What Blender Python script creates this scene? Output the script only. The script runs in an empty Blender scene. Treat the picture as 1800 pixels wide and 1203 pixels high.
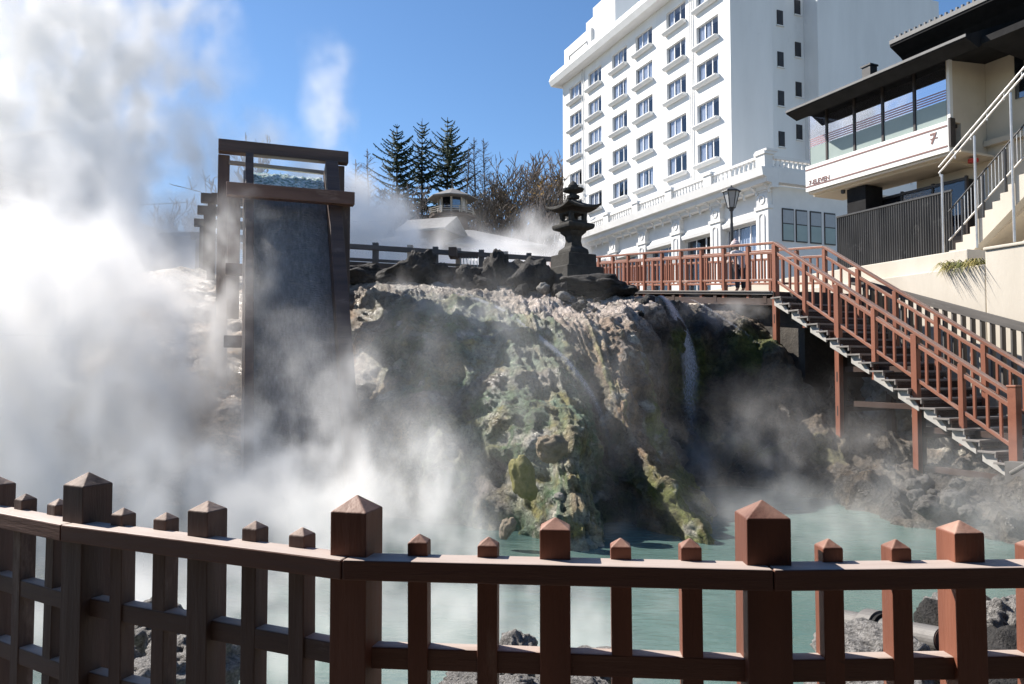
import bpy, math, random
from mathutils import Vector, Matrix, noise
rnd = random.Random(11)
R = math.radians
SC = bpy.context.scene
COL = SC.collection

# ------------------------------------------------------------------ camera, world, sun, exposure
CAM_Z = 1.6
PITCH = R(2.34)
F = 1310.0
cam_d = bpy.data.cameras.new('camera'); cam = bpy.data.objects.new('camera', cam_d); COL.objects.link(cam)
cam_d.sensor_width = 36.0; cam_d.lens = F / 1800 * 36
cam_d.clip_start = 0.05; cam_d.clip_end = 3000
cam.location = (0, 0, CAM_Z); cam.rotation_euler = (R(90) + PITCH, 0, 0)
SC.camera = cam

SUN_EL, SUN_B = R(41), R(28)          # sun to the left, a little beyond the camera plane
to_sun = Vector((-math.cos(SUN_EL) * math.cos(SUN_B), math.cos(SUN_EL) * math.sin(SUN_B), math.sin(SUN_EL)))
w = bpy.data.worlds.new("World"); SC.world = w; w.use_nodes = True
nt = w.node_tree; bg = nt.nodes['Background']
sky = nt.nodes.new('ShaderNodeTexSky'); sky.sky_type = 'NISHITA'; sky.sun_disc = False
sky.sun_elevation = SUN_EL; sky.sun_rotation = math.atan2(to_sun.x, to_sun.y)
sky.altitude = 1200; sky.air_density = 1.0; sky.dust_density = 0.35; sky.ozone_density = 2.2
hs = nt.nodes.new('ShaderNodeHueSaturation'); hs.inputs['Saturation'].default_value = 1.14
nt.links.new(sky.outputs[0], hs.inputs['Color']); nt.links.new(hs.outputs[0], bg.inputs[0]); bg.inputs[1].default_value = 0.088
sun_d = bpy.data.lights.new('sun', 'SUN'); sun_d.energy = 5.0; sun_d.angle = R(0.5); sun_d.color = (1.0, 0.93, 0.84)
sun = bpy.data.objects.new('sun', sun_d); COL.objects.link(sun)
sun.rotation_euler = (-to_sun).to_track_quat('-Z', 'Y').to_euler(); sun.location = (-20, 5, 25)

vs = SC.view_settings
SC.display_settings.display_device = 'sRGB'
vs.view_transform = 'Standard'; vs.look = 'None'; vs.gamma = 1.0; vs.exposure = 0.95
cy = SC.cycles
cy.use_denoising = True
try: cy.denoiser = 'OPENIMAGEDENOISE'
except Exception: pass
cy.max_bounces = 12; cy.diffuse_bounces = 3; cy.glossy_bounces = 3; cy.transmission_bounces = 4
cy.transparent_max_bounces = 16; cy.volume_bounces = 10
cy.caustics_reflective = False; cy.caustics_refractive = False
cy.sample_clamp_indirect = 6.0
cy.volume_step_rate = 2.0; cy.volume_max_steps = 256

# ------------------------------------------------------------------ helpers
def P(px, py, Y):
    """point of the place at forward distance Y, as surveyed from the photograph"""
    u = (px - 900) / F; v = (601.5 - py) / F
    c, s = math.cos(PITCH), math.sin(PITCH)
    t = Y / (c - v * s)
    return Vector((u * t, Y, CAM_Z + t * (s + v * c)))

def fbm(p, s=1.0, o=4, off=0.0):
    q = Vector((p[0] * s + off, p[1] * s - off, p[2] * s + off * .5))
    return noise.fractal(q, 1.0, 2.0, o)

class MB:
    def __init__(self): self.v = []; self.f = []; self.mi = []
    def add(self, vs_, fs, mi=0):
        b = len(self.v); self.v += [tuple(x) for x in vs_]
        self.f += [tuple(i + b for i in f) for f in fs]; self.mi += [mi] * len(fs); return self
    def box(self, x0, x1, y0, y1, z0, z1, mi=0):
        return self.add([(x0,y0,z0),(x1,y0,z0),(x1,y1,z0),(x0,y1,z0),(x0,y0,z1),(x1,y0,z1),(x1,y1,z1),(x0,y1,z1)],
                 [(0,3,2,1),(4,5,6,7),(0,1,5,4),(1,2,6,5),(2,3,7,6),(3,0,4,7)], mi)
    def beam(self, p0, p1, wd, h, mi=0, up=(0,0,1)):
        p0 = Vector(p0); p1 = Vector(p1); d = (p1 - p0).normalized(); up = Vector(up)
        if abs(d.dot(up)) > .98: up = Vector((0,1,0))
        s = d.cross(up).normalized() * (wd / 2); u = s.cross(d).normalized() * (h / 2)
        vs_ = []
        for p in (p0, p1): vs_ += [p - s - u, p + s - u, p + s + u, p - s + u]
        return self.add(vs_, [(3,2,1,0),(4,5,6,7),(0,1,5,4),(1,2,6,5),(2,3,7,6),(3,0,4,7)], mi)
    def tube(self, pts, r, n=8, mi=0, cap=True):
        pts = [Vector(p) for p in pts]; rs = r if isinstance(r, (list, tuple)) else [r] * len(pts)
        vs_ = []; prev = None
        for i, p in enumerate(pts):
            d = (pts[min(i+1, len(pts)-1)] - pts[max(i-1, 0)]).normalized()
            if prev is None:
                a = Vector((0,0,1)) if abs(d.z) < .9 else Vector((1,0,0)); s = d.cross(a).normalized()
            else:
                s = (prev - d * prev.dot(d)).normalized()
            prev = s; u = d.cross(s)
            for k in range(n):
                t = 2 * math.pi * k / n; vs_.append(p + (s * math.cos(t) + u * math.sin(t)) * rs[i])
        fs = []
        for i in range(len(pts) - 1):
            for k in range(n):
                k2 = (k + 1) % n; fs.append((i*n+k, i*n+k2, (i+1)*n+k2, (i+1)*n+k))
        if cap:
            fs.append(tuple(range(n - 1, -1, -1))); fs.append(tuple(range((len(pts)-1)*n, len(pts)*n)))
        return self.add(vs_, fs, mi)
    def lathe(self, prof, n=24, c=(0,0,0), rot=0.0, mi=0, sq=None):
        vs_ = []
        for r, z in prof:
            for k in range(n):
                t = 2*math.pi*(k+.5)/n + rot
                vs_.append((c[0]+r*math.cos(t), c[1]+r*math.sin(t), c[2]+z))
        fs = []
        for i in range(len(prof)-1):
            for k in range(n):
                k2 = (k+1) % n; fs.append((i*n+k, i*n+k2, (i+1)*n+k2, (i+1)*n+k))
        fs.append(tuple(range(n-1,-1,-1))); fs.append(tuple(range((len(prof)-1)*n, len(prof)*n)))
        return self.add(vs_, fs, mi)
    def extrude_y(self, prof, y0, y1, mi=0):
        n = len(prof); vs_ = [(x, y0, z) for x, z in prof] + [(x, y1, z) for x, z in prof]
        fs = [tuple(range(n)), tuple(range(2*n-1, n-1, -1))]
        for i in range(n): j = (i+1) % n; fs.append((i, i+n, j+n, j))
        return self.add(vs_, fs, mi)
    def grid(self, rows, mi=0, flip=False):
        n = len(rows); m = len(rows[0]); vs_ = [p for r in rows for p in r]; fs = []
        for i in range(n-1):
            for j in range(m-1):
                q = (i*m+j, i*m+j+1, (i+1)*m+j+1, (i+1)*m+j)
                fs.append(q[::-1] if flip else q)
        return self.add(vs_, fs, mi)
    def build(self, name, mat, parent=None, smooth=False, bevel=0, normals=True):
        me = bpy.data.meshes.new(name); me.from_pydata(self.v, [], self.f)
        for m in (mat if isinstance(mat, (list, tuple)) else [mat]): me.materials.append(m)
        if any(self.mi): me.polygons.foreach_set('material_index', self.mi)
        if normals and len(self.f) < 40000:
            import bmesh
            bm = bmesh.new(); bm.from_mesh(me); bmesh.ops.recalc_face_normals(bm, faces=bm.faces); bm.to_mesh(me); bm.free()
        if smooth: me.polygons.foreach_set('use_smooth', [True] * len(me.polygons))
        me.update()
        o = bpy.data.objects.new(name, me); COL.objects.link(o)
        if parent: o.parent = parent
        if bevel:
            b = o.modifiers.new('bevel', 'BEVEL'); b.width = bevel; b.segments = 2; b.limit_method = 'ANGLE'
        return o

MW = {}
def tag(o, label=None, cat=None, group=None, kind=None):
    if label: o['label'] = label
    if cat: o['category'] = cat
    if group: o['group'] = group
    if kind: o['kind'] = kind
    return o
def thing(name, label, cat, loc=(0,0,0), rz=0.0, group=None):
    o = bpy.data.objects.new(name, None); COL.objects.link(o); o.empty_display_size = .3
    o.location = loc; o.rotation_euler = (0,0,rz)
    MW[o.name] = Matrix.Translation(loc) @ Matrix.Rotation(rz, 4, 'Z')
    return tag(o, label, cat, group)
def beam_obj(name, p0, p1, wd, h, mat, parent=None, bevel=.004, world=False):
    """a timber with its own axes: local X runs along it (so that the grain does too)"""
    p0 = Vector(p0); p1 = Vector(p1)
    if world and parent: inv = MW[parent.name].inverted(); p0 = inv @ p0; p1 = inv @ p1
    d = p1 - p0; L = d.length; d.normalize(); up = Vector((0,0,1))
    if abs(d.z) > .98: up = Vector((0,1,0))
    y = up.cross(d).normalized(); z = d.cross(y)
    m = MB(); m.box(-L/2, L/2, -wd/2, wd/2, -h/2, h/2)
    o = m.build(name, mat, parent, bevel=bevel)
    M_ = Matrix((d, y, z)).transposed().to_4x4(); M_.translation = (p0 + p1) / 2
    o.matrix_basis = M_
    return o
def dup(o, parent=None):
    c = o.copy(); COL.objects.link(c)
    if parent: c.parent = parent
    for ch in [x for x in bpy.data.objects if x.parent == o]: dup(ch, c)
    return c
def struct(o): o['kind'] = 'structure'; return o

# ---- materials
def nodes(name):
    m = bpy.data.materials.new(name); m.use_nodes = True; t = m.node_tree
    return m, t, t.nodes['Principled BSDF'], t.nodes['Material Output']
def N(t, typ, **kw):
    n = t.nodes.new(typ)
    for k, v in kw.items():
        if k.startswith('i_'): n.inputs[k[2:].replace('_', ' ')].default_value = v
        else: setattr(n, k, v)
    return n
def ramp(t, fac, stops):
    r = t.nodes.new('ShaderNodeValToRGB'); e = r.color_ramp.elements
    while len(e) < len(stops): e.new(.5)
    for el, (p, c) in zip(e, stops): el.position = p; el.color = (*c, 1) if len(c) == 3 else c
    t.links.new(fac, r.inputs[0]); return r.outputs[0]
def surf(name, c1, c2, scale=4.0, rough=.75, bump=.25, bscale=None, stretch=(1,1,1), detail=6, metal=0.0,
         wear=None, wear_amt=.55, bdist=.02, spec=.4, rand=0.0, top=None):
    m, t, b, out = nodes(name); L = t.links.new
    tc = N(t, 'ShaderNodeTexCoord'); mp = N(t, 'ShaderNodeMapping'); mp.inputs['Scale'].default_value = stretch
    oi = N(t, 'ShaderNodeObjectInfo'); ad = N(t, 'ShaderNodeVectorMath', operation='MULTIPLY_ADD')
    L(tc.outputs['Object'], ad.inputs[0]); ad.inputs[1].default_value = (1,1,1)
    sc_ = N(t, 'ShaderNodeVectorMath', operation='SCALE'); sc_.inputs['Scale'].default_value = 37.0
    cb = N(t, 'ShaderNodeCombineXYZ'); [L(oi.outputs['Random'], cb.inputs[i]) for i in range(3)]
    L(cb.outputs[0], sc_.inputs[0]); L(sc_.outputs[0], ad.inputs[2]); L(ad.outputs[0], mp.inputs[0])
    n1 = N(t, 'ShaderNodeTexNoise'); n1.inputs['Scale'].default_value = scale; n1.inputs['Detail'].default_value = detail; n1.inputs['Roughness'].default_value = .62
    L(mp.outputs[0], n1.inputs['Vector'])
    col = ramp(t, n1.outputs['Fac'], [(.3, c1), (.7, c2)])
    if wear:
        n3 = N(t, 'ShaderNodeTexNoise'); n3.inputs['Scale'].default_value = scale * .55; n3.inputs['Detail'].default_value = 8; n3.inputs['Roughness'].default_value = .7
        mp3 = N(t, 'ShaderNodeMapping'); mp3.inputs['Scale'].default_value = (.28, 1, 1) if stretch[0] < .5 else (1, 1, 1); L(ad.outputs[0], mp3.inputs[0]); L(mp3.outputs[0], n3.inputs['Vector'])
        wm = N(t, 'ShaderNodeMapRange'); wm.inputs[1].default_value = wear_amt; wm.inputs[2].default_value = wear_amt + .12; L(n3.outputs['Fac'], wm.inputs[0])
        mx = N(t, 'ShaderNodeMix', data_type='RGBA'); L(wm.outputs[0], mx.inputs[0]); L(col, mx.inputs[6]); mx.inputs[7].default_value = (*wear, 1); col = mx.outputs[2]
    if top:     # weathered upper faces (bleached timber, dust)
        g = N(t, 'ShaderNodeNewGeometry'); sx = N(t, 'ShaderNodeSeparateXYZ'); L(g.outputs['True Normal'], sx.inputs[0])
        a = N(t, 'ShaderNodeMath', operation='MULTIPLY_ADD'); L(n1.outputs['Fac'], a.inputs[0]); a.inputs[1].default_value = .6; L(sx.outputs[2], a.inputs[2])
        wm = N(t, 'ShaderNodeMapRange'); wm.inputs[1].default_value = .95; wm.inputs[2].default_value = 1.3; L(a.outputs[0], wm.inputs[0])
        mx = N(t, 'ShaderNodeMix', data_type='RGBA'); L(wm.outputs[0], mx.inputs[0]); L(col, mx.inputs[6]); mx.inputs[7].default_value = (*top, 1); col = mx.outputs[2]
    if rand:
        hv = N(t, 'ShaderNodeHueSaturation'); mr = N(t, 'ShaderNodeMapRange'); mr.inputs[3].default_value = 1 - rand; mr.inputs[4].default_value = 1 + rand
        L(oi.outputs['Random'], mr.inputs[0]); L(mr.outputs[0], hv.inputs['Value']); L(col, hv.inputs['Color']); col = hv.outputs[0]
    L(col, b.inputs['Base Color']); b.inputs['Roughness'].default_value = rough; b.inputs['Metallic'].default_value = metal
    b.inputs['Specular IOR Level'].default_value = spec
    if bump:
        n2 = N(t, 'ShaderNodeTexNoise'); n2.inputs['Scale'].default_value = bscale or scale * 3; n2.inputs['Detail'].default_value = 8; n2.inputs['Roughness'].default_value = .65
        L(mp.outputs[0], n2.inputs['Vector'])
        bp = N(t, 'ShaderNodeBump'); bp.inputs['Strength'].default_value = bump; bp.inputs['Distance'].default_value = bdist
        L(n2.outputs['Fac'], bp.inputs['Height']); L(bp.outputs[0], b.inputs['Normal'])
    return m

M = {}
GX = (.12, 1, 1)
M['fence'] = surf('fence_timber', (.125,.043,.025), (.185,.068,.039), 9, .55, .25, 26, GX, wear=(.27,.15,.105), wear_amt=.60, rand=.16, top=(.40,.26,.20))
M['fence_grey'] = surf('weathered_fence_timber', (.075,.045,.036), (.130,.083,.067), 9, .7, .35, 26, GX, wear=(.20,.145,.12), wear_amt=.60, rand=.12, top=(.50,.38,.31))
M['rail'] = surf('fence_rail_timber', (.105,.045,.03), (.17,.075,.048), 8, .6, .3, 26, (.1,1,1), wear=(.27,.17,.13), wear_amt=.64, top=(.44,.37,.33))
M['redwood'] = surf('stair_timber', (.20,.072,.042), (.27,.105,.062), 5, .5, .15, 20, GX, wear=(.33,.17,.12), wear_amt=.66, rand=.1)
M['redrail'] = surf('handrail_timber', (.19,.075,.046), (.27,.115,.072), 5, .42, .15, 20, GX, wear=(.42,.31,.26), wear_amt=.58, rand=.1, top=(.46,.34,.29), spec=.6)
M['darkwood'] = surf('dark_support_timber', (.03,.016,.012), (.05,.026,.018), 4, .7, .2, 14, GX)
M['stringer'] = surf('pale_stringer_steel', (.36,.35,.33), (.48,.46,.42), 5, .6, .1)
M['tread'] = surf('grey_tread_plank', (.15,.14,.13), (.24,.22,.205), 6, .7, .2, 30, GX)
M['oldwood'] = surf('wet_old_timber', (.055,.033,.025), (.145,.088,.064), 3.5, .55, .6, 14, (.09,1,1), wear=(.25,.17,.13), wear_amt=.60, spec=.5, bdist=.03)
M['oldwood_brown'] = surf('sunlit_old_timber', (.10,.05,.034), (.22,.12,.085), 3.5, .6, .5, 14, (.09,1,1), wear=(.30,.19,.14), wear_amt=.6, bdist=.03)  # paler copy of the wet timber; light on the cross beam put in
M['oldwood_pale'] = surf('bleached_sunlit_timber', (.36,.29,.23), (.62,.53,.44), 3, .7, .4, 14, (.1,1,1), bdist=.02)  # bleached wood; on the chute sliver its paleness stands for sunlight
M['greywood'] = surf('grey_fence_plank', (.075,.07,.066), (.14,.13,.12), 4, .75, .3, 18, GX, wear=(.26,.25,.24), wear_amt=.62)
M['stone'] = surf('lantern_granite', (.026,.025,.022), (.062,.058,.052), 6, .9, .7, 22, wear=(.12,.115,.10), wear_amt=.6, bdist=.02)
M['black_rock'] = surf('black_lava_rock', (.016,.015,.014), (.05,.046,.043), 4, .8, 1.0, 9, wear=(.13,.12,.11), wear_amt=.64, bdist=.08, rand=.2)
M['pale_rock'] = surf('pale_boulder_rock', (.20,.19,.17), (.40,.38,.345), 3, .85, .9, 8, wear=(.12,.11,.10), wear_amt=.62, bdist=.05, rand=.22)
M['speckle_rock'] = surf('crusted_shore_rock', (.10,.096,.09), (.46,.44,.42), 9, .85, 1.0, 14, wear=(.62,.6,.57), wear_amt=.6, bdist=.06, rand=.1)
M['yellow_rock'] = surf('sulphur_stained_rock', (.17,.165,.04), (.28,.25,.10), 4, .7, .8, 9, wear=(.10,.13,.06), wear_amt=.6, bdist=.04)
M['tan_rock'] = surf('tan_lichen_rock', (.19,.15,.10), (.31,.26,.19), 4, .75, .8, 9, wear=(.11,.10,.12), wear_amt=.6, bdist=.04)
M['hotel'] = surf('white_render', (.70,.70,.69), (.80,.80,.79), .5, .8, .05, 14, (1,1,.18), wear=(.62,.62,.605), wear_amt=.62)
M['annex'] = surf('white_stucco', (.66,.655,.64), (.74,.735,.72), 1.0, .75, .05, 18, wear=(.60,.59,.57), wear_amt=.64)
M['annex_dark'] = surf('grey_soffit_paint', (.42,.41,.40), (.5,.49,.48), 1.0, .8, .05)
M['frame_white'] = surf('white_window_frame', (.70,.70,.70), (.78,.78,.78), 5, .4, 0)
M['frame_dark'] = surf('bronze_window_frame', (.035,.028,.025), (.05,.04,.036), 5, .4, 0)
M['curtain'] = surf('pale_curtain', (.66,.67,.70), (.82,.83,.85), 3, .9, .2, 10, (1,6,.15))
M['room'] = surf('dark_room_interior', (.018,.017,.018), (.05,.04,.036), .5, .9, 0)
M['store_white'] = surf('white_sign_panel', (.76,.75,.72), (.80,.79,.77), 1.5, .5, 0)
M['beige'] = surf('beige_wall_paint', (.54,.47,.37), (.61,.54,.44), 1.2, .8, .06, 20, wear=(.40,.33,.26), wear_amt=.66)
M['cream'] = surf('cream_concrete', (.52,.475,.40), (.62,.57,.49), 1.1, .85, .15, 14, (1,1,.35), wear=(.44,.40,.33), wear_amt=.62)
M['roof_black'] = surf('black_roof_metal', (.012,.012,.013), (.022,.022,.023), 3, .8, .15, 10, spec=.12)
M['fascia'] = surf('grey_roof_fascia', (.10,.10,.10), (.15,.15,.15), 3, .55, .1)
M['corr'] = surf('charcoal_ribbed_sheet', (.05,.05,.05), (.12,.118,.115), 3.2, .55, .1, 12, (1,1,.18), wear=(.20,.198,.19), wear_amt=.60)
M['steel'] = surf('galvanised_steel', (.42,.41,.40), (.56,.55,.53), 6, .38, .1, 20, metal=.7)
M['dark_steel'] = surf('dark_painted_steel', (.03,.03,.032), (.055,.055,.056), 6, .45, .05)
M['signtext'] = surf('brown_sign_letter', (.16,.08,.07), (.2,.10,.09), 6, .5, 0)
M['frost'] = surf('frosted_glass_film', (.25,.31,.29), (.30,.36,.34), 1.5, .35, 0)
M['stripe'] = surf('pink_stripe_film', (.34,.20,.23), (.40,.25,.28), 1.5, .4, 0)
M['red'] = surf('red_enamel', (.45,.04,.03), (.5,.05,.04), 5, .4, 0)
M['pipe'] = surf('weathered_pipe_metal', (.11,.105,.10), (.18,.172,.165), 5, .6, .25, 18, wear=(.08,.07,.06), wear_amt=.6, metal=.25)
M['pipe_in'] = surf('rust_brown_pipe_cap', (.045,.022,.018), (.07,.034,.026), 5, .7, .2)
M['bark'] = surf('conifer_bark', (.035,.027,.021), (.07,.055,.044), 3, .9, 0)
M['twig'] = surf('bare_twig_bark', (.13,.11,.10), (.21,.18,.165), .8, .9, 0)
M['twig_dark'] = surf('dark_twig_bark', (.075,.062,.05), (.13,.11,.09), .8, .9, 0)
M['needle'] = surf('dark_conifer_needles', (.018,.034,.020), (.055,.085,.045), .9, .8, 0, rand=.15)
M['gold'] = surf('golden_autumn_leaves', (.34,.20,.04), (.46,.29,.08), .9, .8, 0)
M['bush'] = surf('evergreen_shrub_leaves', (.035,.05,.025), (.08,.10,.05), .9, .8, 0)
M['grass'] = surf('grass_blades', (.09,.12,.03), (.26,.20,.06), 3, .8, 0)
M['tile'] = surf('grey_roof_tile', (.15,.145,.14), (.23,.225,.22), 4, .75, .4, 8, (1,.4,1))
M['town_wall'] = surf('weathered_town_wall', (.30,.27,.23), (.42,.38,.33), 1.2, .85, .1)
M['shed'] = surf('dark_shed_timber', (.07,.05,.04), (.12,.09,.07), 2, .8, .2)
M['coat'] = surf('pale_coat_fabric', (.45,.43,.44), (.55,.53,.54), 8, .9, .3, 40)
M['hat'] = surf('pink_knit_hat', (.55,.42,.42), (.64,.52,.51), 20, .95, .4, 80)
M['skin'] = surf('skin', (.50,.31,.23), (.56,.36,.27), 8, .6, 0)
M['trouser'] = surf('dark_trousers', (.03,.03,.04), (.05,.05,.06), 8, .9, .2)
M['hair'] = surf('greying_hair', (.16,.15,.145), (.24,.225,.22), 20, .6, .2)
M['soil'] = surf('upper_ground_soil', (.14,.125,.11), (.24,.22,.19), 1.2, .95, .6, 7, wear=(.30,.28,.25), wear_amt=.6, bdist=.06)
M['bank'] = surf('shade_dark_bank', (.04,.036,.032), (.09,.08,.07), 1.2, .95, .8, 6, bdist=.06)  # dark tone carries the shade below the boardwalk
M['paving'] = surf('plaza_stone_paving', (.09,.085,.08), (.14,.132,.125), 2, .9, .3, 12)
M['plastic'] = surf('lamp_panel', (.30,.31,.32), (.36,.37,.38), 6, .35, 0)

def glass_mat(name, tint, trans=.5, rough=.03):
    m, t, b, out = nodes(name); L = t.links.new
    t.nodes.remove(b)
    tr = N(t, 'ShaderNodeBsdfTransparent'); tr.inputs[0].default_value = (*tint, 1)
    gl = N(t, 'ShaderNodeBsdfGlossy'); gl.inputs['Roughness'].default_value = rough; gl.inputs['Color'].default_value = (.9,.93,1,1)
    fr = N(t, 'ShaderNodeFresnel'); fr.inputs[0].default_value = 1.6
    a = N(t, 'ShaderNodeMath', operation='ADD', use_clamp=True); L(fr.outputs[0], a.inputs[0]); a.inputs[1].default_value = 1 - trans - .1
    ge = N(t, 'ShaderNodeNewGeometry'); iv = N(t, 'ShaderNodeMath', operation='SUBTRACT'); iv.inputs[0].default_value = 1; L(ge.outputs['Backfacing'], iv.inputs[1])
    a2 = N(t, 'ShaderNodeMath', operation='MULTIPLY'); L(a.outputs[0], a2.inputs[0]); L(iv.outputs[0], a2.inputs[1]); a = a2
    mx = N(t, 'ShaderNodeMixShader'); L(a.outputs[0], mx.inputs[0]); L(tr.outputs[0], mx.inputs[1]); L(gl.outputs[0], mx.inputs[2]); L(mx.outputs[0], out.inputs[0])
    return m
M['dull_glass'] = surf('dull_dark_glass', (.03,.03,.035), (.05,.05,.055), 2, .5, 0, spec=.2)
M['glass'] = glass_mat('hotel_window_glass', (.78,.81,.86), .88)
M['glass_dark'] = glass_mat('dark_tinted_glass', (.30,.35,.42), .75)
M['glass_store'] = glass_mat('shop_window_glass', (.55,.58,.66), .30, .02)

# ------------------------------------------------------------------ terrain, cliff, pond
def cr(p0, p1, p2, p3, t):
    return .5 * ((2*p1) + (-p0+p2)*t + (2*p0-5*p1+4*p2-p3)*t*t + (-p0+3*p1-3*p2+p3)*t*t*t)
RIBS = [
 [(-420,470,21),(-420,520,18.5),(-425,600,16.4),(-430,700,15),(-435,800,14),(-440,890,13.4)],
 [(120,480,20.5),(115,528,18.5),(110,600,16.8),(105,700,15.2),(100,800,14.2),(95,890,13.4)],
 [(540,495,20),(535,530,18.6),(530,600,17.2),(525,700,15.6),(520,800,14.4),(515,890,13.4)],
 [(630,498,19.6),(636,530,18.0),(646,600,15.8),(656,680,14.2),(664,760,13.2),(672,905,12.6)],
 [(740,503,19.4),(746,534,16.4),(764,620,14.5),(790,700,13.3),(812,780,12.4),(828,935,11.5)],
 [(840,508,19.3),(858,545,16.0),(893,620,14.0),(935,690,12.7),(968,770,11.7),(992,968,10.35)],
 [(905,512,19.2),(930,560,15.6),(976,640,13.7),(1015,720,12.6),(1038,810,11.7),(1052,958,10.6)],
 [(945,516,19.2),(985,568,15.6),(1034,655,14.0),(1062,740,13.3),(1078,830,12.7),(1088,905,12.2)],
 [(1000,518,19.2),(1050,562,15.6),(1090,650,13.9),(1115,740,12.9),(1172,840,11.6),(1258,952,10.6)],
 [(1090,523,19),(1122,550,16.4),(1145,640,15.9),(1170,740,16.6),(1190,820,16),(1215,862,15.5)],
 [(1160,529,19),(1175,543,18.2),(1200,620,17.5),(1215,700,17),(1228,780,16.4),(1240,852,15.7)],
 [(1230,538,19),(1255,558,18),(1290,640,17.4),(1310,720,16.8),(1330,800,16),(1345,865,15.2)],
 [(1300,560,18.5),(1345,592,17.3),(1405,660,16.3),(1430,740,15.6),(1450,810,14.8),(1470,880,14)],
 [(1400,600,17.8),(1466,700,16.8),(1508,765,15.6),(1540,818,14.2),(1570,868,13),(1590,925,11.8)],
 [(1560,760,16.4),(1600,800,15),(1640,838,13.7),(1668,865,12.7),(1690,890,11.7),(1700,940,11)],
 [(1790,790,13.5),(1800,830,12.4),(1815,855,11.6),(1825,880,11),(1835,905,10.6),(1845,960,10.3)],
]
RW = []
for r in RIBS:
    pts = [P(*q) for q in r]
    pts = [pts[0] + Vector((0, 3.0, .1))] + pts + [pts[-1] + Vector((0, -.25, -1.3))]
    RW.append(pts)
NU, NV = len(RW), len(RW[0])
def S0(u, v):
    iu = min(int(u), NU-2); tu = u - iu; iv = min(int(v), NV-2); tv = v - iv
    rows = []
    for a in (-1, 0, 1, 2):
        r = RW[max(0, min(NU-1, iu+a))]
        q = [r[max(0, min(NV-1, iv+b))] for b in (-1, 0, 1, 2)]
        rows.append(cr(*q, tv))
    return cr(*rows, tu)
def sst(a, b, x): x = max(0, min(1, (x-a)/(b-a))); return x*x*(3-2*x)
def lump(p, s, off):
    d, _ = noise.voronoi(Vector((p[0]*s+off, p[1]*s, p[2]*s)))
    return d[0]
def cliff_disp(p, u, v):
    calm = 1 - .30 * (1 - sst(1.0, 2.4, v))
    a = .20 * fbm(p, .5, 3, 3.1)
    a += .20 * fbm((p[0]*1.3, p[1]*1.3, p[2]*.75), .9, 4, 11.7)
    l1 = lump(p, .75, 4.2); l2 = lump(p, 2.1, 9.1)
    a += (.06 * (.42 - l1) + .025 * (.42 - l2)) * sst(.8, 2.2, v)
    fl = sst(2.8, 3.6, u) * (1 - sst(8.8, 9.4, u)) * sst(1.2, 2.2, v)
    a += fl * (.11 * fbm((u*2.1 + .25*v, v*.42, 2.), 1.0, 3, 13.) + 0.045 * fbm((u*6.5 + .6*v, v*.8, 5.), 1.0, 3, 17.) + .03 * abs(fbm((u*17 + v, v*1.6, 5.), 1.0, 3, 27.)))
    a += .15 * (.25 - abs(fbm(p, 1.5, 4, 21.3))) + .045 * fbm(p, 4.5, 4, 5.5) + .022 * fbm(p, 13, 4, 15.5)
    # crumbly crust on the plateau
    a += (1 - sst(1.6, 2.8, v)) * (.07*abs(fbm(p, 5.5, 4, 45.)) + .045*fbm(p, 11, 3, 51.))
    # hanging drip folds on the falls side
    if u > 8.0: a += .16 * fbm((p[0]*2.6, p[1]*2.6, p[2]*.35), 1.0, 3, 31.0) * sst(8.0, 9.5, u) * sst(1.6, 2.6, v)
    return a * calm
CRUST = Vector((.78,.68,.61)); GREYB = Vector((.37,.315,.275)); GREEN = Vector((.11,.205,.088)); TEAL = Vector((.20,.285,.22))
SULF = Vector((.44,.41,.15)); RUST = Vector((.38,.26,.165)); WET = Vector((.060,.055,.050)); MOSS = Vector((.18,.20,.06)); OCHRE = Vector((.46,.37,.22)); PALEG = Vector((.44,.46,.37))
def mixv(a, b, t): t = max(0, min(1, t)); return a + (b - a) * t
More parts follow.
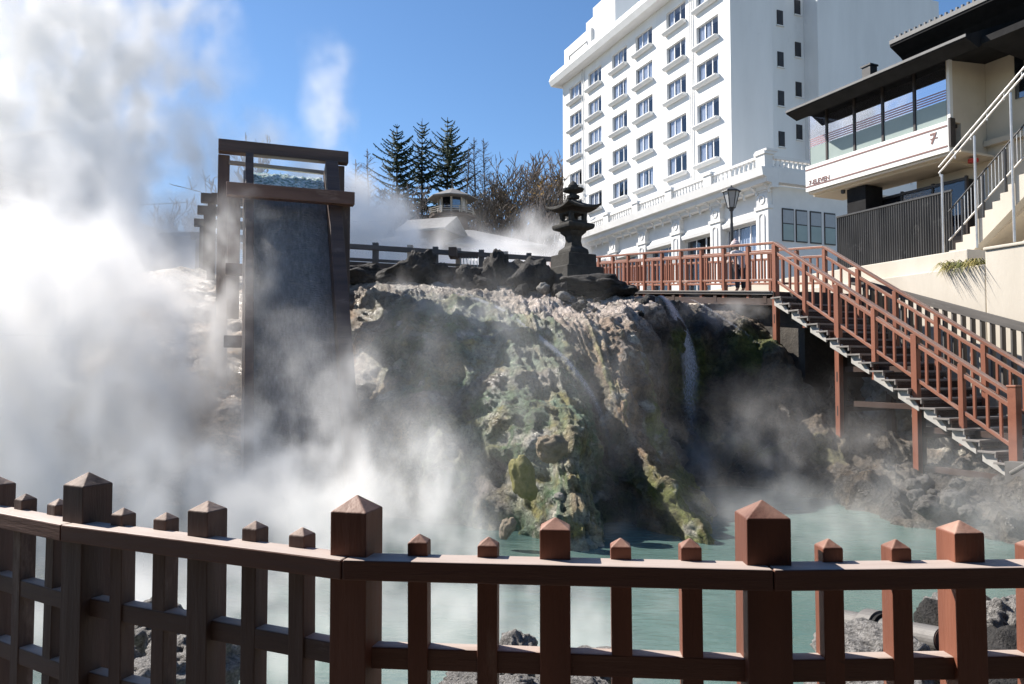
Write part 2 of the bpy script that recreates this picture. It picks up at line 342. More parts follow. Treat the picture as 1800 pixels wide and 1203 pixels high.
def cliff_col(p, u, v):
    n1 = fbm(p, .55, 5, 40.); n2 = fbm(p, 1.25, 5, 60.); n3 = fbm(p, 3.0, 4, 80.); n4 = fbm(p, .85, 5, 97.)
    c = mixv(GREYB, RUST, .5 + n2)
    # bulge: green algae, pale green tufa, ochre and sulphur patches
    g = sst(2.6, 3.6, u) * (1 - sst(6.4, 7.0, u)) * sst(1.3, 2.3, v)
    n5 = fbm((u*2.3 + .25*v, v*.40, 1.), 1.0, 4, 71.); n6 = fbm((u*7 + .6*v, v*.9, 1.), 1.0, 4, 77.)
    gc = mixv(GREEN, TEAL, .5 + 1.5*n1); gc = mixv(gc, GREEN*.6, 2.5*(n5 - .05)); gc = mixv(gc, OCHRE, 1.4*(-n5 - .12)); gc = mixv(gc, OCHRE, 1.5*(n2 - .14)); gc = mixv(gc, PALEG, 1.5*(n4 - .14) + .15*sst(4, 5.5, v)); gc = mixv(gc, SULF, 2.2*(n3 - .28))
    gc = mixv(gc, GREYB, 2.2*(fbm(p, .8, 4, 120.) - .10))
    c = mixv(c, gc, g)
    # stream beds stained green across the plateau
    s = max(0, 1 - abs(u - (4.0 + .85*(v-1))) / .9) * (1 - sst(3.6, 4.6, v)) * sst(.8, 1.3, v)
    c = mixv(c, mixv(GREEN, WET, .35), s * (.55 + n2))
    # gully and ridge
    c = mixv(c, mixv(WET, GREEN, .3 + n3), sst(6.3, 6.8, u) * (1 - sst(7.2, 7.8, u)) * sst(2.2, 3.2, v) * .9)
    rd = sst(7.0, 7.7, u) * (1 - sst(8.4, 9.0, u)) * sst(1.3, 2.2, v)
    rc = mixv(RUST, GREYB, .45 + n1); rc = mixv(rc, OCHRE, 2.2*(n2-.05)); rc = mixv(rc, GREYB*.55, 2.4*(fbm((u*6 + .5*v, v*.7, 1.), 1.0, 4, 83.) - .08)); rc = mixv(rc, MOSS*1.2, 1.8*(fbm((u*4, v*.8, 1.), 1.0, 4, 88.) - .16)); rc = mixv(rc, MOSS, sst(4.2, 5.6, v) * (.75 + 1.4*n2)); rc = mixv(rc, SULF, sst(4.4, 5.6, v) * 2.2*(n3 - .12))
    c = mixv(c, rc, rd)
    # dark wet side
    d = sst(8.6, 9.4, u) * sst(1.15, 1.7, v + .4*n2)
    dc = mixv(WET, Vector((.17,.135,.10)), .45 + 1.8*n2); dc = mixv(dc, MOSS*.8, 2.6*(n1 - .08) * (1 - sst(12, 13, u)))
    c = mixv(c, dc, d)
    c = mixv(c, Vector((.16,.15,.135)), sst(12.6, 13.4, u) * (.4 + n2))
    # dry crust on top
    t = (1 - sst(1.5, 2.6, v - .55*n2)) * sst(5.2, 6.4, u + .6*n2) * (1 - sst(9.2, 10.0, u))
    c = mixv(c, mixv(CRUST, GREYB, .02 + 1.5*n3), t)
    t2 = (1 - sst(1.2, 2.0, v - .5*n3)) * (1 - sst(5.4, 6.4, u))
    c = mixv(c, mixv(Vector((.52,.48,.43)), GREYB, .3 + 2*n3), t2)
    # pale mineral lips
    c = mixv(c, Vector((.60,.58,.51)), 2.6*(fbm(p, 2.6, 5, 150.) - .33) * (1-d))
    # dark pits
    c = c * (1 - .35 * max(0, min(1, 3*(n3 - .12) * (1 - .6*t))))
    return c
GU, GV = 620, 300
mb = MB(); rows = []; par = []
us = [min(NU-1.0, (2.0 * i / (GU*.10)) if i < GU*.10 else 2.0 + (i - GU*.10) / (GU*.90) * (NU-3.0)) for i in range(GU+1)]
base = [[S0(u, j / GV * (NV-1)) for j in range(GV+1)] for u in us]
cols = []
CL = []
for i, u in enumerate(us):
    row = []
    for j in range(GV+1):
        v = j / GV * (NV-1); p = base[i][j]
        a = base[min(GU, i+1)][j] - base[max(0, i-1)][j]; b = base[i][min(GV, j+1)] - base[i][max(0, j-1)]
        n = b.cross(a); n.normalize()
        if n.y > 0 and n.z < 0: n = -n
        q = p + n * cliff_disp(p, u, v)
        row.append(q); cols.append(cliff_col(q, u, v))
    CL.append(row)
mb.grid(CL)
m, t, b, out = nodes('tufa_cliff'); L = t.links.new
at = N(t, 'ShaderNodeVertexColor'); at.layer_name = 'Col'
tc = N(t, 'ShaderNodeTexCoord')
nz = N(t, 'ShaderNodeTexNoise'); nz.inputs['Scale'].default_value = 9; nz.inputs['Detail'].default_value = 9; nz.inputs['Roughness'].default_value = .7; L(tc.outputs['Object'], nz.inputs['Vector'])
r1 = ramp(t, nz.outputs['Fac'], [(.30, (.55,.53,.51)), (.52, (1.0,1.0,1.0)), (.72, (1.5,1.45,1.38))])
mx = N(t, 'ShaderNodeMix', data_type='RGBA', blend_type='MULTIPLY'); mx.inputs[0].default_value = 1; L(at.outputs[0], mx.inputs[6]); L(r1, mx.inputs[7])
L(mx.outputs[2], b.inputs['Base Color'])
nr = N(t, 'ShaderNodeTexNoise'); nr.inputs['Scale'].default_value = 1.1; nr.inputs['Detail'].default_value = 5; L(tc.outputs['Object'], nr.inputs['Vector'])
mr = N(t, 'ShaderNodeMapRange'); mr.inputs[1].default_value = .35; mr.inputs[2].default_value = .62; mr.inputs[3].default_value = .26; mr.inputs[4].default_value = .85; L(nr.outputs['Fac'], mr.inputs[0]); L(mr.outputs[0], b.inputs['Roughness'])
hs_ = []
for sc_, amp in ((7, 1.0), (22, .55), (60, .22)):
    q = N(t, 'ShaderNodeTexNoise'); q.inputs['Scale'].default_value = sc_; q.inputs['Detail'].default_value = 6; q.inputs['Roughness'].default_value = .68; L(tc.outputs['Object'], q.inputs['Vector'])
    x = N(t, 'ShaderNodeMath', operation='MULTIPLY'); L(q.outputs['Fac'], x.inputs[0]); x.inputs[1].default_value = amp; hs_.append(x.outputs[0])
wd_ = N(t, 'ShaderNodeMix', data_type='VECTOR'); wd_.inputs[0].default_value = .16; L(tc.outputs['Object'], wd_.inputs[4]); L(nz.outputs['Color'], wd_.inputs[5])
vo = N(t, 'ShaderNodeTexVoronoi', feature='DISTANCE_TO_EDGE'); vo.inputs['Scale'].default_value = 4.5; L(wd_.outputs[1], vo.inputs['Vector'])
cr2 = N(t, 'ShaderNodeMapRange'); cr2.inputs[2].default_value = .07; cr2.inputs[3].default_value = 0; cr2.inputs[4].default_value = .35; L(vo.outputs['Distance'], cr2.inputs[0])
acc = cr2.outputs[0]
for h_ in hs_:
    x = N(t, 'ShaderNodeMath', operation='ADD'); L(acc, x.inputs[0]); L(h_, x.inputs[1]); acc = x.outputs[0]
bp = N(t, 'ShaderNodeBump'); bp.inputs['Strength'].default_value = 1.0; bp.inputs['Distance'].default_value = .17; L(acc, bp.inputs['Height']); L(bp.outputs[0], b.inputs['Normal'])
b.inputs['Specular IOR Level'].default_value = .55
# pale crumbs and dark pits at fine scale
pf = ramp(t, hs_[1], [(.20, (.5,.48,.46)), (.27, (1,1,1)), (.335, (1.0,1.0,1.0)), (.37, (1.7,1.62,1.5))])
mx2 = N(t, 'ShaderNodeMix', data_type='RGBA', blend_type='MULTIPLY'); mx2.inputs[0].default_value = .85; L(mx.outputs[2], mx2.inputs[6]); L(pf, mx2.inputs[7])
hv = N(t, 'ShaderNodeHueSaturation'); hv.inputs['Saturation'].default_value = 1.08; hv.inputs['Value'].default_value = 1.08; L(mx2.outputs[2], hv.inputs['Color'])
L(hv.outputs[0], b.inputs['Base Color'])
M['cliff'] = m
cliff = mb.build('cliff', M['cliff'], smooth=True, normals=False); struct(cliff)
ca = cliff.data.color_attributes.new('Col', 'FLOAT_COLOR', 'POINT')
ca.data.foreach_set('color', [x for c in cols for x in (max(0, c.x), max(0, c.y), max(0, c.z), 1)])
del cols
def CS(u, v, off=.0):     # displaced cliff surface
    i = min(range(GU+1), key=lambda k: abs(us[k]-u)); j = max(1, min(GV-1, round(v/(NV-1)*GV)))
    p = CL[i][j]; i2 = max(1, min(GU-1, i))
    n = (CL[i][j+1]-CL[i][j-1]).cross(CL[i2+1][j]-CL[i2-1][j]).normalized()
    return p + n * off

# pond
m, t, b, out = nodes('milky_pond_water'); L = t.links.new
tc = N(t, 'ShaderNodeTexCoord'); mp = N(t, 'ShaderNodeMapping'); mp.inputs['Scale'].default_value = (.55, 1.3, 1); L(tc.outputs['Object'], mp.inputs[0])
nz = N(t, 'ShaderNodeTexNoise'); nz.inputs['Scale'].default_value = 5.5; nz.inputs['Detail'].default_value = 5; nz.inputs['Roughness'].default_value = .55; L(mp.outputs[0], nz.inputs['Vector'])
nb = N(t, 'ShaderNodeTexNoise'); nb.inputs['Scale'].default_value = .25; nb.inputs['Detail'].default_value = 3; L(tc.outputs['Object'], nb.inputs['Vector'])
L(ramp(t, nb.outputs['Fac'], [(.3, (.072,.138,.124)), (.7, (.112,.178,.162))]), b.inputs['Base Color'])
b.inputs['Roughness'].default_value = .09; b.inputs['Specular IOR Level'].default_value = .5
bp = N(t, 'ShaderNodeBump'); bp.inputs['Strength'].default_value = .55; bp.inputs['Distance'].default_value = .05; L(nz.outputs['Fac'], bp.inputs['Height']); L(bp.outputs[0], b.inputs['Normal'])
M['pond'] = m
WZ = -.80
struct(MB().add([(-24,2.2,WZ),(15,2.2,WZ),(15,21,WZ),(-24,21,WZ)], [(0,1,2,3)]).build('pond_water', M['pond'], normals=False))

# falling water: streaked sheets lying on the rock
def fall_mat(name, thr, sc):
    m, t, b, out = nodes(name); L = t.links.new
    tc = N(t, 'ShaderNodeTexCoord'); mp = N(t, 'ShaderNodeMapping'); mp.inputs['Scale'].default_value = sc; L(tc.outputs['Object'], mp.inputs[0])
    nz = N(t, 'ShaderNodeTexNoise'); nz.inputs['Scale'].default_value = 1.0; nz.inputs['Detail'].default_value = 6; nz.inputs['Roughness'].default_value = .75; L(mp.outputs[0], nz.inputs['Vector'])
    at = N(t, 'ShaderNodeVertexColor'); at.layer_name = 'Col'
    ml = N(t, 'ShaderNodeMath', operation='ADD'); L(nz.outputs['Fac'], ml.inputs[0])
    sp = N(t, 'ShaderNodeSeparateColor'); L(at.outputs[0], sp.inputs[0]); L(sp.outputs[0], ml.inputs[1])
    mr = N(t, 'ShaderNodeMapRange'); mr.inputs[1].default_value = thr; mr.inputs[2].default_value = thr + .42; mr.inputs[4].default_value = .8; L(ml.outputs[0], mr.inputs[0])
    b.inputs['Base Color'].default_value = (.72,.74,.78,1); b.inputs['Roughness'].default_value = .35
    L(mr.outputs[0], b.inputs['Alpha'])
    return m
M['fall'] = fall_mat('falling_water', .88, (40, 40, 2.4))
def WN(u, v):
    n_ = (S0(u, min(NV-1.01, v+.1)) - S0(u, v-.1)).cross(S0(u+.1, v) - S0(u-.1, v)).normalized()
    return -n_ if n_.y > 0 else n_
def waterfall(path, width, off, gain=.62, n=60, k=9):
    rows = []; col = []
    for i in range(n+1):
        s = i / n * (len(path)-1); a = min(int(s), len(path)-2); tt = s - a
        u = path[a][0]*(1-tt) + path[a+1][0]*tt; v = path[a][1]*(1-tt) + path[a+1][1]*tt
        wd = width[0]*(1-i/n) + width[1]*i/n
        r = []
        for q in range(k+1):
            x = q/k*2 - 1
            r.append(S0(min(NU-1.01, u + x*wd), v) + WN(u, v)*(off + .05*(1-x*x)))
            e = (1 - abs(x)**2) * (1 - sst(.45, 1.0, i/n)*.42)
            col.append(gain * e)
        rows.append(r)
    o = MB().grid(rows).build('waterfall', M['fall'], smooth=True, normals=False); struct(o)
    ca = o.data.color_attributes.new('Col', 'FLOAT_COLOR', 'POINT'); ca.data.foreach_set('color', [z for c in col for z in (c, c, c, 1)])
waterfall([(9.75,1.7),(9.85,2.0),(9.95,2.6),(9.95,3.4),(9.9,4.4),(9.85,5.7)], (.13,.52), .16, .68)
waterfall([(4.6,1.6),(5.6,2.2),(6.35,2.9),(6.75,3.7),(6.9,4.6),(6.95,5.8)], (.26,.40), .02, .56)
waterfall([(10.6,1.6),(11.0,2.0),(11.5,2.3),(11.8,2.9)], (.14,.14), .12, .5)

# upper ground rising to a wooded hill, near shore, plaza
def upz(x, y):
    z = 3.15 + .05*max(0, min(60, y-20)) + .02*max(0, y-80)
    z += 7 * sst(66, 120, y) + 10 * sst(120, 300, y)
    z += .6*fbm((x, y, 0), .12, 3, 7) * sst(30, 60, y)
    return z
ys = [18.6 + .8*i for i in range(30)] + [43 + 4*i for i in range(30)] + [165 + 60*i for i in range(14)]
xs = [-700, -400, -250, -160, -100] + [-70 + 2.5*i for i in range(57)] + [100, 160, 250, 400, 700]
struct(MB().grid([[Vector((x, y, upz(x, y))) for x in xs] for y in ys]).build('upper_ground', M['soil'], smooth=True, normals=False))
edge = [(-30,-30),(30,-30),(30,2.6),(3.0,2.4),(.62,2.12),(-.42,2.22),(-1.5,2.78),(-8,7.5),(-30,22)]
mb = MB(); n = len(edge)
mb.add([(x,y,0) for x,y in edge] + [(x,y,-2.5) for x,y in edge], [tuple(range(n))] + [(i, i+n, (i+1)%n+n, (i+1)%n) for i in range(n)])
struct(mb.build('plaza_paving', M['paving']))
rows = []
for j in range(60):
    s = j/59; r = []
    for i in range(200):
        x = -9 + 18*i/199
        ye = 2.15 if -.42 <= x <= .62 else (2.1 + .1*(x-.62) if x > 0 else 2.2 + (-.42-x)*.49 + max(0, -1.5-x)*.17)
        y = ye - .1 + s*(2.6 + .5*fbm((x,0,0), .5, 3, 3))
        z = -.12 - 1.15*s**.8 + .35*fbm((x,y,0), 1.1, 4, 9)*sst(0,.2,s) + .10*fbm((x,y,0), 4, 4, 19)
        r.append(Vector((x, y, min(z, -.03 - .1*s))))
    rows.append(r)
struct(MB().grid(rows).build('shore_bank', M['speckle_rock'], smooth=True, normals=False))

# ------------------------------------------------------------------ buildings
def facade(mb, ulen, v0, v1, holes, to3, depth, mi=0, mi_in=0, mi_back=None):
    """wall sheet with real openings and reveals; to3(u, v, d): d is depth into the wall"""
    us_ = sorted({0, ulen} | {h[0] for h in holes} | {h[1] for h in holes}); vs__ = sorted({v0, v1} | {h[2] for h in holes} | {h[3] for h in holes})
    us_ = [u for u in us_ if 0 <= u <= ulen]
    for a, b_ in zip(us_, us_[1:]):
        for c, d in zip(vs__, vs__[1:]):
            uu, vv = (a+b_)/2, (c+d)/2
            if any(h[0] < uu < h[1] and h[2] < vv < h[3] for h in holes): continue
            mb.add([to3(a,c,0), to3(b_,c,0), to3(b_,d,0), to3(a,d,0)], [(0,1,2,3)], mi)
    for a, b_, c, d in holes:
        q = [(a,c),(b_,c),(b_,d),(a,d)]
        for k in range(4):
            (u1,v1_),(u2,v2_) = q[k], q[(k+1)%4]
            mb.add([to3(u1,v1_,0), to3(u2,v2_,0), to3(u2,v2_,depth), to3(u1,v1_,depth)], [(0,1,2,3)], mi_in)
        if mi_back is not None:
            mb.add([to3(u,v,depth) for u, v in q], [(0,1,2,3)], mi_back)

TH = R(22.6)
HO = Vector((15.8, 53, 0))
hotel = thing('hotel', 'tall white hotel block with rows of ledged windows behind the low white annex', 'hotel', HO, TH)
# (local x: across, away from the street; local y: along the street, away)
COLS = [2.67, 6.68, 11.4, 15.5, 20.15, 24.2]
ROWS = [P(1250, q, 55.6).z for q in (285.5, 215.5, 143, 75.5, 9)]
WW, WH = 2.64, 1.62
mb = MB(); ZB = 15.6; ZT = P(1010, 147, 77.5).z
holes = [(c-WW/2, c+WW/2, z, z+WH) for c in COLS for z in ROWS]
facade(mb, 27.05, ZB, ZT, holes, lambda u, v, d: (d, u, v), .75, 0, 0, 1)
mb.box(.0, 3.84, 27.05, 27.06, ZB, ZT)
mb.add([(0,0,ZB),(3.84,0,ZB),(3.84,0,ZT),(0,0,ZT)], [(0,1,2,3)]); mb.add([(3.84,0,ZB),(3.84,2,ZB),(3.84,2,ZT),(3.84,0,ZT)], [(0,1,2,3)])
mb.add([(.76,0,ZB),(.76,27,ZB),(3.84,27,ZB),(3.84,0,ZB)], [(0,1,2,3)]); mb.add([(0,0,ZB),(.76,0,ZB),(.76,27,ZB),(0,27,ZB)], [(0,1,2,3)])
mb.box(3.85, 8.86, 2.0, 27, 3, ZT)
mb.box(8.87, 22.4, .56, 27, 3, ZT + 1)
mb.box(1.2, 3.83, .6, 26.9, 3, ZB - .01)       # recessed strip storey under the tower
mb.box(22.41, 34, 5, 27, 3, ZT - 4)
mb.build('wall', [M['hotel'], M['room']], hotel)
# roof slab with deep eave
mb = MB(); mb.extrude_y([(-1.0, ZT-.05), (-1.25, ZT+.45), (-1.0, ZT+1.15), (4.2, ZT+1.3), (4.2, ZT-.05)], -1.0, 27.9); mb.build('eave', M['hotel'], hotel)
mb = MB(); zp = ZT + 1.3
mb.box(.3, 3.4, 21.5, 27.3, zp, zp+2.6); mb.box(.6, 3.2, 17.2, 21.49, zp, zp+4.6); mb.box(.9, 3, 21.5, 23.5, zp+2.6, zp+4.0)
mb.build('penthouse', M['hotel'], hotel)
MB().tube([(.6,17.3,zp+4.6),(.6,17.3,zp+8.8)], .05, 6).build('lightning_rod', M['steel'], hotel)
MB().tube([(.25,22,zp+.6),(.25,22.2,zp+1.5),(.25,26,zp+1.5),(.25,26.2,zp+.6)], .05, 6).build('roof_ladder_rail', M['steel'], hotel)
for yy in (22.25, 22.65, 4.72, 4.45):
    MB().tube([(-.09,yy,ZB),(-.09,yy,ZT)], .07 if yy in (22.3, 4.75) else .045, 6).build('drain_pipe', M['hotel'], hotel)
def hotel_window(cv):
    f = MB(); d = .16
    for a in (-WW/2+.03, WW/2-.03): f.box(d, d+.07, a-.045, a+.045, 0, WH)
    for a in (-.42, .42): f.box(d, d+.07, a-.045, a+.045, .06, WH-.05)
    f.box(d, d+.07, -WW/2+.06, WW/2-.06, 0, .06); f.box(d, d+.07, -WW/2+.06, WW/2-.06, WH-.05, WH)
    fr = f.build('window', M['frame_white'], hotel)
    MB().box(d+.03, d+.04, -WW/2+.06, WW/2-.06, .06, WH-.05).build('pane', M['glass'], fr)
    for a, b_ in cv:
        c = MB(); nn = max(4, int((b_-a)*16)); rws = []
        for z in (.02, WH-.03):
            rws.append([(d+.09+.02*math.sin(i*2.1), a + (b_-a)*i/nn, z) for i in range(nn+1)])
        c.grid(rws); c.build('curtain', M['curtain'], fr)
    l = MB(); l.extrude_y([(-.44,-.10),(-.44,-.02),(-.36,.0),(-.003,.0),(-.003,-.28),(-.26,-.28)], -WW/2-.12, WW/2+.12)
    l.build('ledge', M['hotel'], fr, bevel=.03)
    return fr
PR = [hotel_window(c) for c in ([(.46,1.16),(-.1,.3)], [(-.36,.36),(.48,1.16)], [(.46,1.16),(-1.16,-.85)], [(-1.16,1.16)], [(.1,1.16),(-1.16,-.6)], [(.55,1.16)])]
first = set()
order = [0,1,2,0,4,5,1,0,2,5,4,1,0,3,1,2,5,0,4,0,1,2,3,0,5,1,0,4,2,1]
for k, (c, z) in enumerate([(c, z) for c in COLS for z in ROWS]):
    q = order[k]
    o = PR[q] if q not in first else dup(PR[q], hotel)
    first.add(q); o.location = (0, c, z)
# small stair windows on the recessed side wall
sx = lambda px, y: None
for k, (px, rowsz) in enumerate(((1379.5, (32,105,173.5,245)), (1411, (13.5,88,158,233)))):
    r = (px-900)/F
    x = (r*(53+.923*2.0) - 15.8 + .384*2.0) / (.923 - r*.384)
    for q in rowsz:
        Yw = 53 + .384*x + .923*2.0
        z = P(px, q, Yw).z
        f = MB(); f.box(x-.30, x+.30, 1.955, 1.995, z-.60, z+.60)
        o = f.build('stair_window', M['frame_dark'], hotel); MB().box(x-.24, x+.24, 1.935, 1.95, z-.54, z+.54).build('pane', M['dull_glass'], o)
        MB().box(x-.36, x+.36, 1.86, 1.995, z-.68, z-.61).build('ledge', M['hotel'], o)
# strip windows under the tower
for i in range(7):
    y0 = 1.0 + i*3.7
    o = MB().box(1.12, 1.19, y0, y0+3.3, ZB-1.9, ZB-.25).build('strip_window', M['frame_dark'], hotel)
    for k in range(3): MB().box(1.09, 1.115, y0+.08+k*1.08, y0+1.02+k*1.08, ZB-1.8, ZB-.35).build('pane', M['glass'], o)

# low annex with cornice, balustrade and pilasters
annex = thing('hotel_annex', 'low ornate white annex with balustrade and pilasters along the street', 'annex', HO, TH)
AX = -4.0
ax_ = lambda q, Y=44.6: P(1343, q, Y).z
zc0, zc1, zped = ax_(330), ax_(304), ax_(284)
zbalb = zc1 + .0
pil = [-7.6 + 4.43*i for i in range(9)]
mb = MB(); ANY0, ANY1 = -8.1, 28.5; zcap = ax_(370); ztop = ax_(345); zwin = ax_(386)
hol = []
for a, b_ in zip(pil, pil[1:]): hol.append((a+.55-ANY0, b_-.55-ANY0, 5.2, zwin))
facade(mb, ANY1-ANY0, 2.5, zc0, hol, lambda u, v, d: (AX+.35+d, ANY0+u, v), .5, 0, 0, 1)
mb.box(AX+.86, 1.19, ANY0, ANY1, zwin, zc0-.02); mb.box(AX+.36, 14, ANY0-.002, ANY0+.4, 2.5, zc0 - .01)
mb.build('wall', [M['annex'], M['room']], annex)
def annex_end_windows():
    for k, px in enumerate((1388, 1412, 1437, 1462)):
        r = (px-900)/F; x = (r*(53-.923*8.1) - 15.8 - .384*8.1) / (.923 - r*.384)
        f = MB(); f.box(x-.44, x+.44, ANY0-.06, ANY0-.003, P(px,432,46).z, P(px,376,46).z)
        o = f.build('end_window', M['frame_dark'], annex)
        MB().box(x-.40, x+.40, ANY0-.075, ANY0-.062, P(px,430,46).z, P(px,403,46).z).build('pane', M['frost'], o)
        MB().box(x-.40, x+.40, ANY0-.075, ANY0-.062, P(px,401,46).z, P(px,379,46).z).build('blind', M['plastic'], o)
annex_end_windows()
mb = MB()     # pilasters, each its own part
for y in pil:
    p = MB(); p.box(AX, AX+.35, y-.52, y+.52, 2.5, zcap); p.box(AX-.08, AX+.35, y-.60, y+.60, zcap+.002, zcap+.22); p.box(AX, AX+.35, y-.46, y+.46, zcap+.222, zc0-.35); p.box(AX-.06, AX+.35, y-.55, y+.55, zc0-.348, zc0-.1)
    for (za, zb_) in ((zcap+.35, zc0-.55), (zcap-2.6, zcap-.25)):      # raised oval medallions
        pts = []
        for k in range(20):
            t = 2*math.pi*k/20; hh = (zb_-za)/2
            pts.append((AX-.02, y + .24*math.cos(t), (za+zb_)/2 + (hh-.24)*(1 if math.sin(t) > 0 else -1) + .24*math.sin(t)))
        p.tube(pts + [pts[0]], .045, 5, cap=False)
    p.build('pilaster', M['annex'], annex)
c = MB()
c.extrude_y([(AX+.3, zc0-.25),(AX-.15, zc0-.25),(AX-.2, zc0+.0),(AX-.55, zc0+.05),(AX-.6, zc0+.32),(AX-.85, zc0+.40),(AX-.95, zc1),(AX+.3, zc1)], ANY0-.6, ANY1)
c.box(AX+.305, 14, ANY0-.6, ANY0+.0-.004, zc0+.06, zc1-.005)
c.build('cornice', M['annex'], annex)
for i in range(33):
    y = ANY0 - .2 + i*1.107
    MB().extrude_y([(AX-.003, zc0-.50),(AX-.08, zc0-.47),(AX-.12, zc0-.25),(AX-.42, zc0-.06),(AX-.42, zc0+.02),(AX-.003, zc0+.02)], y-.07, y+.07).build('bracket', M['annex'], annex)
for i, (a, b_) in enumerate(zip([ANY0-.2] + [x - 2.2 + 2.2 for x in pil[1:]], pil[1:])):
    q = MB(); q.box(AX-.55, AX-.25, a+.35, b_-.35, zc1+.68, zc1+.82); q.box(AX-.55, AX-.25, a+.35, b_-.35, zc1, zc1+.1)
    nb = 11
    for k in range(nb):
        y = a+.5 + (b_-a-1.0)*k/(nb-1); q.lathe([(.05,.1),(.10,.25),(.05,.45),(.08,.6),(.06,.68)], 6, (AX-.4, y, zc1))
    q.build('balustrade', M['annex'], annex)
for i, y in enumerate([ANY0-.1] + pil[1:]):
    q = MB(); q.box(AX-.62, AX+.02, y-.38, y+.38, zc1, zc1+.80); q.box(AX-.70, AX+.10, y-.46, y+.46, zc1+.802, zc1+.98)
    if i == 0: q.box(AX-.58, AX+.3, y-.5, y+.5, zc1+.981, zc1+1.12)
    q.build('balustrade_pedestal', M['annex'], annex)
q = MB(); q.box(AX+.03, 8, ANY0-.55, ANY0-.25, zc1+.55, zc1+.72); q.box(AX+.03, 8, ANY0-.55, ANY0-.25, zc1, zc1+.1)
for k in range(34): q.lathe([(.05,.1),(.10,.25),(.05,.4),(.06,.55)], 6, (AX+.3+k*.34, ANY0-.4, zc1))
q.build('balustrade', M['annex'], annex)
for i, (a, b_) in enumerate(zip(pil, pil[1:])):
    ya, yb = a+.55, b_-.55
    q = MB(); q.extrude_y([(AX+.345, zwin+.02),(AX+.10, zwin+.05),(AX+.05, zwin+.28),(AX+.345, zwin+.6)], ya+.02, yb-.02); q.build('window_hood', M['annex'], annex)
    f = MB(); x = AX+.55
    for k in range(4): yy = ya+.05 + (yb-ya-.1)*k/3; f.box(x, x+.07, yy-.04, yy+.04, 5.2, zwin-.06)
    f.box(x, x+.07, ya+.09, yb-.09, zwin-.06, zwin)
    fr = f.build('window', M['frame_white'] if i in (0,) else M['frame_white'], annex)
    MB().box(x+.03, x+.04, ya+.1, yb-.1, 5.2, zwin-.08).build('pane', M['glass'], fr)
    if i == 0:
        cm = MB(); cm.grid([[(x+.15+.03*math.sin(j*2.2), ya+.1+(yb-ya-.2)*j/40, z) for j in range(41)] for z in (5.2, zwin-.1)]); cm.build('curtain', M['curtain'], fr)

# shop with the long sign band
T2 = R(24.1); s2, c2 = math.sin(T2), math.cos(T2)
shop = thing('shop_building', 'beige shop with a long white sign band, glass upper storey and black roof', 'shop', (11.9, 20, 0), T2)
zr = lambda py, Y: P(900, py, Y).z
Zst, Zsb, Zwt, Zwb = P(1680,213,20).z, P(1680,268,20).z, P(1676,105,20).z, P(1676,216,20).z
SL = 4.97
mb = MB()
mb.box(.45, 1.53, -.0, .35, Zsb, Zwt+.6)             # end wall of the upper storey
mb.box(.003, .45, 0, .08, Zst, Zwt+.4)               # pale corner post face
mb.box(1.54, 8, -7, 2.2, -0.5, Zwt+1.6)                # stair wing coming forward
mb.box(.5, 1.535, .36, SL-.2, Zwt-.02, Zwt+.5)
mb.build('wall', M['beige'], shop)
MB().box(0, .12, -.02, .06, Zsb-.02, Zwt+.3).build('corner_post', M['store_white'], shop)
mb = MB(); mb.box(.2, 1.535, .36, SL, Zsb-.12, Zsb+.02); mb.box(-.003, 1.535, -.3, SL+.0, Zsb-.06, Zsb-.0); mb.build('soffit_slab', M['beige'], shop)
sign = MB().box(-.08, .1, -.02, SL+.06, Zsb+.02, Zst).build('sign_band', M['store_white'], shop)
for z in (Zst-.13, Zsb+.17): MB().box(-.092, -.082, .02, SL+.05, z-.022, z+.022).build('sign_trim', M['signtext'], sign)
MB().box(-.10, .1, -.09, -.025, Zsb+.15, Zst+.06).build('sign_end_frame', M['frame_dark'], sign)
def text(s, size, y, z, x, mat, parent, name):
    cu = bpy.data.curves.new(name, 'FONT'); cu.body = s; cu.size = size; cu.extrude = .006; cu.offset = .005 * size / .3
    o = bpy.data.objects.new(name, cu); COL.objects.link(o)
    dg = bpy.context.evaluated_depsgraph_get(); me = bpy.data.meshes.new_from_object(o.evaluated_get(dg)); bpy.data.objects.remove(o)
    me.materials.clear(); me.materials.append(mat)
    o = bpy.data.objects.new(name, me); COL.objects.link(o); o.parent = parent
    mt = Matrix(((0,0,-1),(-1,0,0),(0,1,0))).to_4x4(); mt.translation = (x, y, z); o.matrix_basis = mt
    return o
text('7-ELEVEN', .205, SL-.08, Zsb+.215, -.088, M['signtext'], sign, 'shop_lettering')
text('7', .42, .54, Zsb+.35, -.088, M['signtext'], sign, 'shop_numeral')
MB().box(-.094, -.086, .30, .52, Zsb+.47, Zsb+.50).build('numeral_bar', M['signtext'], sign)
# glazed front
mull = [.04, 1.05, 2.10, 3.12, 4.2]
for y in mull:
    if y > .1: MB().box(-.02, .06, y-.035, y+.035, Zst+.003, Zwt).build('mullion', M['frame_dark'], shop)
for a, b_ in zip(mull, mull[1:] + [SL-.03]):
    pn = MB().box(.015, .03, a+.04, b_-.04, Zst+.02, Zwt-.02).build('glazing', M['glass_store'], shop)
    h = Zwt - Zst
    MB().box(.008, .013, a+.05, b_-.05, Zst+.03, Zst+.36*h).build('frosted_band', M['frost'], pn)
    for k in range(4): MB().box(.008, .013, a+.05, b_-.05, Zst+(.385+.042*k)*h, Zst+(.405+.042*k)*h).build('stripe', M['stripe'], pn)
MB().box(.03, 1.5, SL-.03, SL-.015, Zst, Zwt).build('end_glazing', M['glass_store'], shop)
MB().box(.0, 1.53, .1, SL, Zst-.1, Zst-.005).build('inner_floor', M['room'], shop)
mb = MB(); mb.box(1.50, 1.536, .36, SL-.1, Zst, Zwt); mb.build('inner_wall', M['room'], shop)
